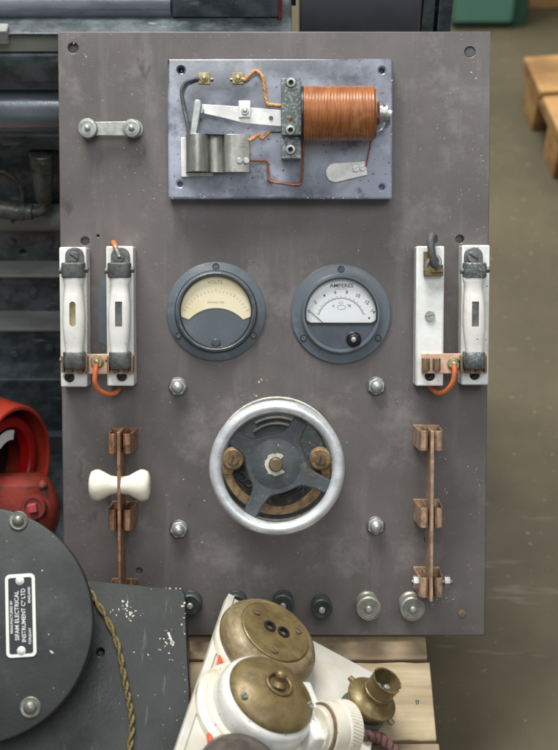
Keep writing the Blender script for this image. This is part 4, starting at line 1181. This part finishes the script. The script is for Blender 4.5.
cd = thing('twisted_cord', Fr(CF.world(C_(110, 640)), RGT, LV, LN), 'olive gold twisted cotton cord hanging across the black case beside the drum', 'cable')
CDF = Fr(CF.world(C_(110, 640)), RGT, LV, LN)
MB().twist([CDF.hit(x, y, q) for x, y, q in ((66, 566, 8), (76, 573, 6), (85, 583, 5), (94, 598, 5), (104, 614, 5), (112, 630, 5), (118.5, 648, 5), (122, 666, 5), (125.5, 684, 5), (129, 702, 5), (131.5, 718, 5), (131.5, 734, 5), (129, 752, 5), (127, 775, 5))], 1.65, 1.5, 2, 8, 10, 14, wob=1.8).build('cord_strands', M['cord'], cd)

# ------------------------------------------------------------------ black machine behind
YM = 0.215
MF = Fr((0, YM, ZF), (1, 0, 0), (0, 0, 1), (0, -1, 0))       # local: x, up, towards the camera
m_ = MF.hit
mach = thing('machine_frame', MF, 'oily black machine with grey pipes and stepped ledges behind the panel', 'machine')
XA = -620.0
XE = m_(452, 10, -40).x


def mz(py, h, x=30): return m_(x, py, h).y


# top pipe, dark shelf and rails
r1 = 17; zc = -46
yc = mz(9, zc + r1 * .7)
MB().cyl((XA, yc, zc), (m_(172, 10, zc).x, yc, zc), r1, seg=40).build('pipe', M['mpipe'], mach)
y33 = mz(33.5, 0)
MB().box(XA, m_(292, 20, 0).x, y33 - 3.5, y33, -70, 0).build('shelf', M['mblack'], mach, 1.2)
y53 = mz(53.5, -4)
MB().box(XA, m_(292, 40, -4).x, y53 + 1, y33 - 4, -70, -4).build('rail', M['mgrey'], mach, 2)
y78 = mz(80, -2); y92 = mz(91, -14)
MB().ext_x([(y53, -70), (y53, -4), (y53 - 2, -2), (y78, -1), (y78 - 5, -4), (y92, -16), (y92 - 2, -70)], XA, m_(292, 60, -4).x).build('rough_beam', M['mblack'], mach, 1)
xq = m_(6, 40, 6).x
MB().box(XA, xq + 2, y33 - 10, y33 + 6, -10, 5).build('clip', M['mgrey'], mach, 1.5)
r2 = 25; zc2 = -30
yc2 = mz(118, zc2 + r2 * .7)
MB().cyl((XA, yc2, zc2), (XE - 10, yc2, zc2), r2, seg=48).build('pipe', M['mpipe'], mach)
yg = mz(150, -34)
MB().ext_x([(yc2 - 8, -90), (yc2 - 8, -30), (yc2 - 26, -16), (yg, -34), (yg, -90)], XA, XE - 10).build('gritty_beam', M['mblack'], mach, 1)
# back wall of the cavity and the plates below
yb_ = mz(222, -60)
MB().box(XA, XE - 10, mz(262, -40) - 60, yg + 60, -110, -78).build('back_plate', M['mblack'], mach)
# conical socket and elbow
t0, t1 = m_(41, 152, -40), m_(44, 201, -36)
MB().lathe([(13, 0), (14, 1), (13.5, 16), (12.6, 17), (12.2, 24), (12.4, 25), (9.4, (t1 - t0).length - 3), (8, (t1 - t0).length)], axis_matrix(t0, t1 - t0), 32).build('tapered_socket', M['hose'], mach)
el = [m_(x, y, q) for x, y, q in ((45, 199, -34), (45, 205, -34), (43, 210, -33), (37, 212, -33), (28, 212, -33))]
MB().tube(el, 6.0, 14).ball(m_(45, 201, -34), 7.0, 7.0, half=False).build('elbow', M['hose'], mach)
MB().cyl(m_(24, 212, -33), m_(33, 212, -33), 9, seg=24).cyl(m_(-60, 202, -33), m_(25, 212, -33), 10.5, seg=28).build('hose_end', M['hose'], mach, .8)
# rounded rail below
MB().cyl((XA, mz(224, -48), -60), (XE - 10, mz(224, -48), -60), 16, seg=32).build('pipe', M['mgrey'], mach)
# stepped ledges: vertical face then tread, paler grey to paint its lit top
h1 = -52.0
yl1 = mz(261, h1)                     # rear edge of first ledge
def hz(py, yv, x=30):                 # h at which pixel row py meets height yv
    w = ray(x, py); t = (MF.world((0, yv, 0)).z - CAM.z) / w.z
    return MF.loc(CAM + w * t).z
hl1 = hz(275.5, yl1)
hl = MB(); q = m_(23, 252.5, h1); hl.cyl((q.x, q.y, h1 - 14), (q.x, q.y, h1 + 4), 4)
MB().box(XA, XE - 14, yl1, mz(231, h1), -90, h1).build('face_plate', M['mblack'], mach, 1, holes=hl)
MB().box(XA, XE - 14, yl1 - 4, yl1, -90, hl1).build('ledge', M['mgrey'], mach, 1)
yl2 = mz(311, hl1 - 3)
hl2 = hz(329, yl2)
MB().box(XA, XE - 14, yl2, yl1 - 4, -90, hl1 - 3).build('face_plate', M['mblack'], mach, .5)
MB().box(XA, XE - 14, yl2 - 5, yl2, -90, hl2).build('ledge', M['mgrey'], mach, 1.2)
MB().box(XA, XE - 14, 0, yl2 - 5, -90, hl2 - 4).build('base_plate', M['mblack'], mach, .5)
# lower toe with scratched front
MB().box(XA, XE - 14, 0, max(20, yl2 - 60), -90, hl2 + 26).build('toe_plate', M['mblack'], mach, 2)

MB().box(XA, XE - 14, 0, 14, hl2 + 26.5, hl2 + 330).build('dark_floor_sheet', M['mblack'], mach, 2)  # black sheet added over the floor so it looks shaded here
q0, q1 = MF.hit(46, 482, hl2 + 38), MF.hit(66, 436, hl2 + 38)
MB().box(q0.x - 40, q1.x + 60, 14.3, q1.y, hl2 + 28, hl2 + 38).build('sill_plate', M['mcase'], mach, 1)

for (x, y, h_, rr) in ((12, 240, h1, 4), (50, 241, h1, 4), (33, 292, hl1 - 3, 5), (8, 296, hl1 - 3, 4), (50, 348, hl2 - 4, 5), (15, 352, hl2 - 4, 5)):
    q = m_(x, y, h_)
    MB().cyl((q.x, q.y, h_ - 1), (q.x, q.y, h_ + 1), rr * 1.3).hexn((q.x, q.y, h_ + 1), rr, 4, rot=random.uniform(0, 1)).build('frame_bolt', M['mblack'], mach, .5)
MB().tube([m_(x, y, q) for x, y, q in ((-40, 176, -70), (-5, 170, -70), (14, 178, -68), (22, 192, -66), (20, 208, -60), (12, 222, -40))], 2.4, 8).build('cable', M['hose'], mach)

# upper row, right of the pipe
xa, xb = m_(172, 10, -30).x, m_(281, 10, -30).x
MB().box(xa, xb, y33 + 1, mz(-60, -30), -70, -28).build('end_plate', M['mblack'], mach, 1.5)
MB().box(xb - 2.5, xb + 1, y33 + 1, mz(-60, -28), -28, -26).build('plate_edge', M['redrust'], mach)
xc0, xc1 = m_(300, 10, -48).x, m_(421, 10, -48).x
yc0 = mz(60, -56)
prof = [(yc0, -120), (yc0, -56)]
yy0 = yc0; yy1 = mz(-50, -52)
for k in range(13):
    t = k / 12; prof.append((yy0 + (yy1 - yy0) * t, -56 + 9 * math.sin(math.pi * t)))
prof.append((yy1, -120))
MB().ext_x(prof, xc0, xc1).build('casing', M['mcase'], mach, 2)
MB().box(xb + 6, xc0 - 4, y33 - 10, yy1, -120, -70).build('dark_gap_filler', M['mblack'], mach, 1)  # black box put in as the darkness of an open gap
for (x0, x1, hh) in ((423, 435, -50), (439, 453, -44)):
    a, b = m_(x0, 10, hh), m_(x1, 10, hh)
    MB().box(a.x, b.x, 0, yy1, hh - 20, hh).build('upright', M['mblack'], mach, 1.5)
MB().box(m_(431, 10, -55).x, m_(445, 10, -55).x, 0, yy1, -120, -66).build('upright_web', M['mblack'], mach, 1)

# ------------------------------------------------------------------ red machine at the left
RC = CAM + ray(25, 470) * ((0.06 - CAM.y) / ray(25, 470).y)
RF = Fr(RC, RGT, UPV, -DIR)
rm = thing('pump', RF, 'grimy red cast pump with a curved guard at the left edge', 'pump')
r = RF.hit
# guard: a hoop seen from one side, its rim towards the camera
gc = r(17, 464, 0); ga = Vector((.90, -.10, .42)).normalized()
gm = axis_matrix(gc, ga, (0, 1, 0))
gr = 66
MB().lathe([(gr - 4, 0), (gr, 0), (gr + 1.5, -2), (gr + 6, -30), (gr + 13, -74), (gr + 9, -74), (gr + 2, -30), (gr - 3, -2)], gm, 90, closed_prof=True).build('guard', M['red'], rm, .8)
MB().lathe([(41, -26), (53, -26), (53, -12), (51, -10), (43, -10), (41, -12)], gm, 90, closed_prof=True).build('inner_hoop', M['redbright'], rm, .8)
MB().lathe([(gr + 8, -72), (gr + 8, -66), (0, -66)], gm, 60).build('guard_back', M['black'], rm)
MB().lathe([(27, -12), (38, -12), (38, -9.5), (27, -9.5)], gm, 30, R(-4), R(50)).build('pale_band', M['dialwhite'], rm)
# casting
def blob(stations, Mx=None): return MB().loft(stations, Mx, 32, 2.4)
b0 = r(22, 500, 10)
cst = MB()
cst.loft([(b0.x - 34, b0.y - 90, -30, 40, 34), (b0.x - 26, b0.y - 40, -20, 48, 36), (b0.x - 20, b0.y - 8, -14, 50, 36), (b0.x - 18, b0.y + 16, -12, 46, 32), (b0.x - 18, b0.y + 26, -14, 40, 24), (b0.x - 18, b0.y + 29, -18, 30, 14)], None, 36, 2.8)
cst.build('pump_casting', M['redrust'], rm)
b1 = r(44, 500, 10)
lug = MB().loft([(b1.x - 2, b1.y - 46, -14, 9, 14), (b1.x + 1, b1.y - 26, -6, 13, 18), (b1.x + 2, b1.y - 4, -2, 13, 18), (b1.x - 3, b1.y + 18, -6, 10, 16), (b1.x - 6, b1.y + 25, -10, 6, 9)], None, 28, 2.3)
lug.build('casting_lug', M['redrust'], rm)
q = r(33, 508, 26)
bs_ = MB().lathe([(14.5, 4), (14.5, 22), (13, 25), (10.5, 25), (9.8, 23), (0, 23)], Matrix.Translation((q.x, q.y, 0)), 32).build('bolt_boss', M['redrust'], rm)
MB().box(-5, 5, -5, 5, 22, 33, Matrix.Translation((q.x, q.y, 0)) @ Matrix.Rotation(.2, 4, 'Z')).build('square_bolt', M['pink'], rm, 1)
q = r(40.5, 485, 20)
MB().cyl((q.x, q.y, 0), (q.x + 2, q.y, 20), 5).build('stud', M['redrust'], rm, .8)
MB().cyl((q.x + 2, q.y, 19), (q.x + 2.5, q.y, 24), 3, seg=12).build('stud_end', M['brass_brown'], rm, .6)
# foot that carries it to the floor
foot = RF.loc(Vector((RC.x - .03, .09, ZF)))
fw = MB()
fpt = RF.loc(Vector((RC.x - .025, RC.y + .03, ZF)))
fw.cyl((b0.x - 34, b0.y - 70, -30), fpt, 36, 44, 24); fw.build('foot', M['redrust'], rm)

# ------------------------------------------------------------------ things across the floor
W = WF.hit
zt = 90.0
pa, pb_ = W(524, 57, zt), W(557, 127, zt)
ax = (pb_ - pa); ax.z = 0; ax.normalize()
sd = Vector((-ax.y, ax.x, 0)) * (1 if Vector((-ax.y, ax.x, 0)).x > 0 else -1)
FPF = Fr(WF.world((pa.x, pa.y, 0)), WF.X * ax.x + WF.Y * ax.y, WF.X * sd.x + WF.Y * sd.y, Vector((0, 0, 1)) * (1 if ax.cross(sd).z > 0 else 1))
# keep the frame right-handed
if FPF.X.cross(FPF.Y).z < 0: FPF = Fr(FPF.o, FPF.X, -FPF.Y, FPF.Z); sg = -1
else: sg = 1
fpal = thing('pallet', FPF, 'orange brown wooden pallet standing alone on the far floor by itself', 'pallet')
LN_ = 900.0
for k in range(8):
    x0 = k * 116; y0, y1 = (0, 820) if sg > 0 else (-820, 0)
    MB().box(x0, x0 + 102, y0, y1, zt - 15, zt).build('slat', M['wood_far'], fpal, 2)
for xx in (20, 150, 420, 790):
    for yy in (3, 370, 700):
        y0 = yy if sg > 0 else -yy - 100
        MB().box(xx, xx + 62, y0, y0 + 90, 0, zt - 30).build('block', M['wood_far'], fpal, 2)
for yy in (2, 366, 696):
    y0 = yy if sg > 0 else -yy - 108
    MB().box(0, 914, y0, y0 + 108, zt - 30, zt - 15).build('bearer', M['wood_far'], fpal, 2)

ga_, gb_ = W(450, 29, 0), W(512, 29, 0)
GF = Fr(WF.world((ga_.x, ga_.y, 0)), (1, 0, 0), (0, 1, 0), (0, 0, 1))
gt = thing('cabinet', GF, 'teal green painted metal cabinet on the far floor', 'cabinet')
wg = gb_.x - ga_.x
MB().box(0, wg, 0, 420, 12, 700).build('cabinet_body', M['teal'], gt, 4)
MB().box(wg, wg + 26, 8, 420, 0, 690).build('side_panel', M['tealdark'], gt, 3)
MB().box(6, wg - 6, 8, 410, 0, 12).build('plinth', M['tealdark'], gt)
MB().box(4, wg - 4, -4, -.2, 16, 690).build('door', M['teal'], gt, 2)
MB().box(wg - 26, wg - 20, -18, -4, 400, 440).build('handle', M['steel_dull'], gt, 1)
oa = W(531, 22, 0)
OF = Fr(WF.world((oa.x, oa.y + 60, 0)), (1, 0, 0), (0, 1, 0), (0, 0, 1))
oc = thing('crate', OF, 'ochre plywood crate beside the teal cabinet', 'crate')
MB().box(0, 700, 0, 500, 20, 560).build('crate_body', M['ochre'], oc, 3)
for xx in (0, 330, 640):
    MB().box(xx, xx + 60, -14, -.2, 20, 560).build('batten', M['ochre'], oc, 2)
MB().box(0, 700, -14, 500, 0, 19.5).build('skid', M['wood_far'], oc, 2)

# ------------------------------------------------------------------ camera
cam = bpy.data.cameras.new('camera'); co = bpy.data.objects.new('camera', cam); COL.objects.link(co)
co.location = CAM
co.rotation_euler = DIR.to_track_quat('-Z', 'Y').to_euler()
cam.sensor_fit = 'VERTICAL'; cam.sensor_height = 24; cam.lens = 24 * F / 750
cam.clip_start = 0.05; cam.clip_end = 200
cam.dof.use_dof = True; cam.dof.focus_distance = F * U - .02; cam.dof.aperture_fstop = 3.9
scene.camera = co

# ------------------------------------------------------------------ light: big workshop skylight and a window behind the viewer
def area(name, loc, target, sx, sy, power, color):
    l = bpy.data.lights.new(name, 'AREA'); l.shape = 'RECTANGLE'; l.size = sx; l.size_y = sy; l.energy = power; l.color = color
    o = bpy.data.objects.new(name, l); COL.objects.link(o); o.location = loc
    o.rotation_euler = (Vector(target) - Vector(loc)).to_track_quat('-Z', 'Y').to_euler()
    return o


area('skylight', (-0.5, 0.95, 2.6), (0, 0.05, 0), 1.5, 1.0, 116, (1.0, 0.985, 0.95))
area('window_light', (0.9, -3.1, 6.6), (0, 0, 0), 4.8, 2.9, 192, (0.97, 0.985, 1.0))
w = bpy.data.worlds.new('World'); scene.world = w; w.use_nodes = True
bg = w.node_tree.nodes['Background']; bg.inputs['Color'].default_value = (0.92, 0.97, 1.0, 1); bg.inputs['Strength'].default_value = 0.31
scene.view_settings.view_transform = 'Standard'; scene.view_settings.look = 'None'; scene.view_settings.gamma = 1; scene.view_settings.exposure = 0.1
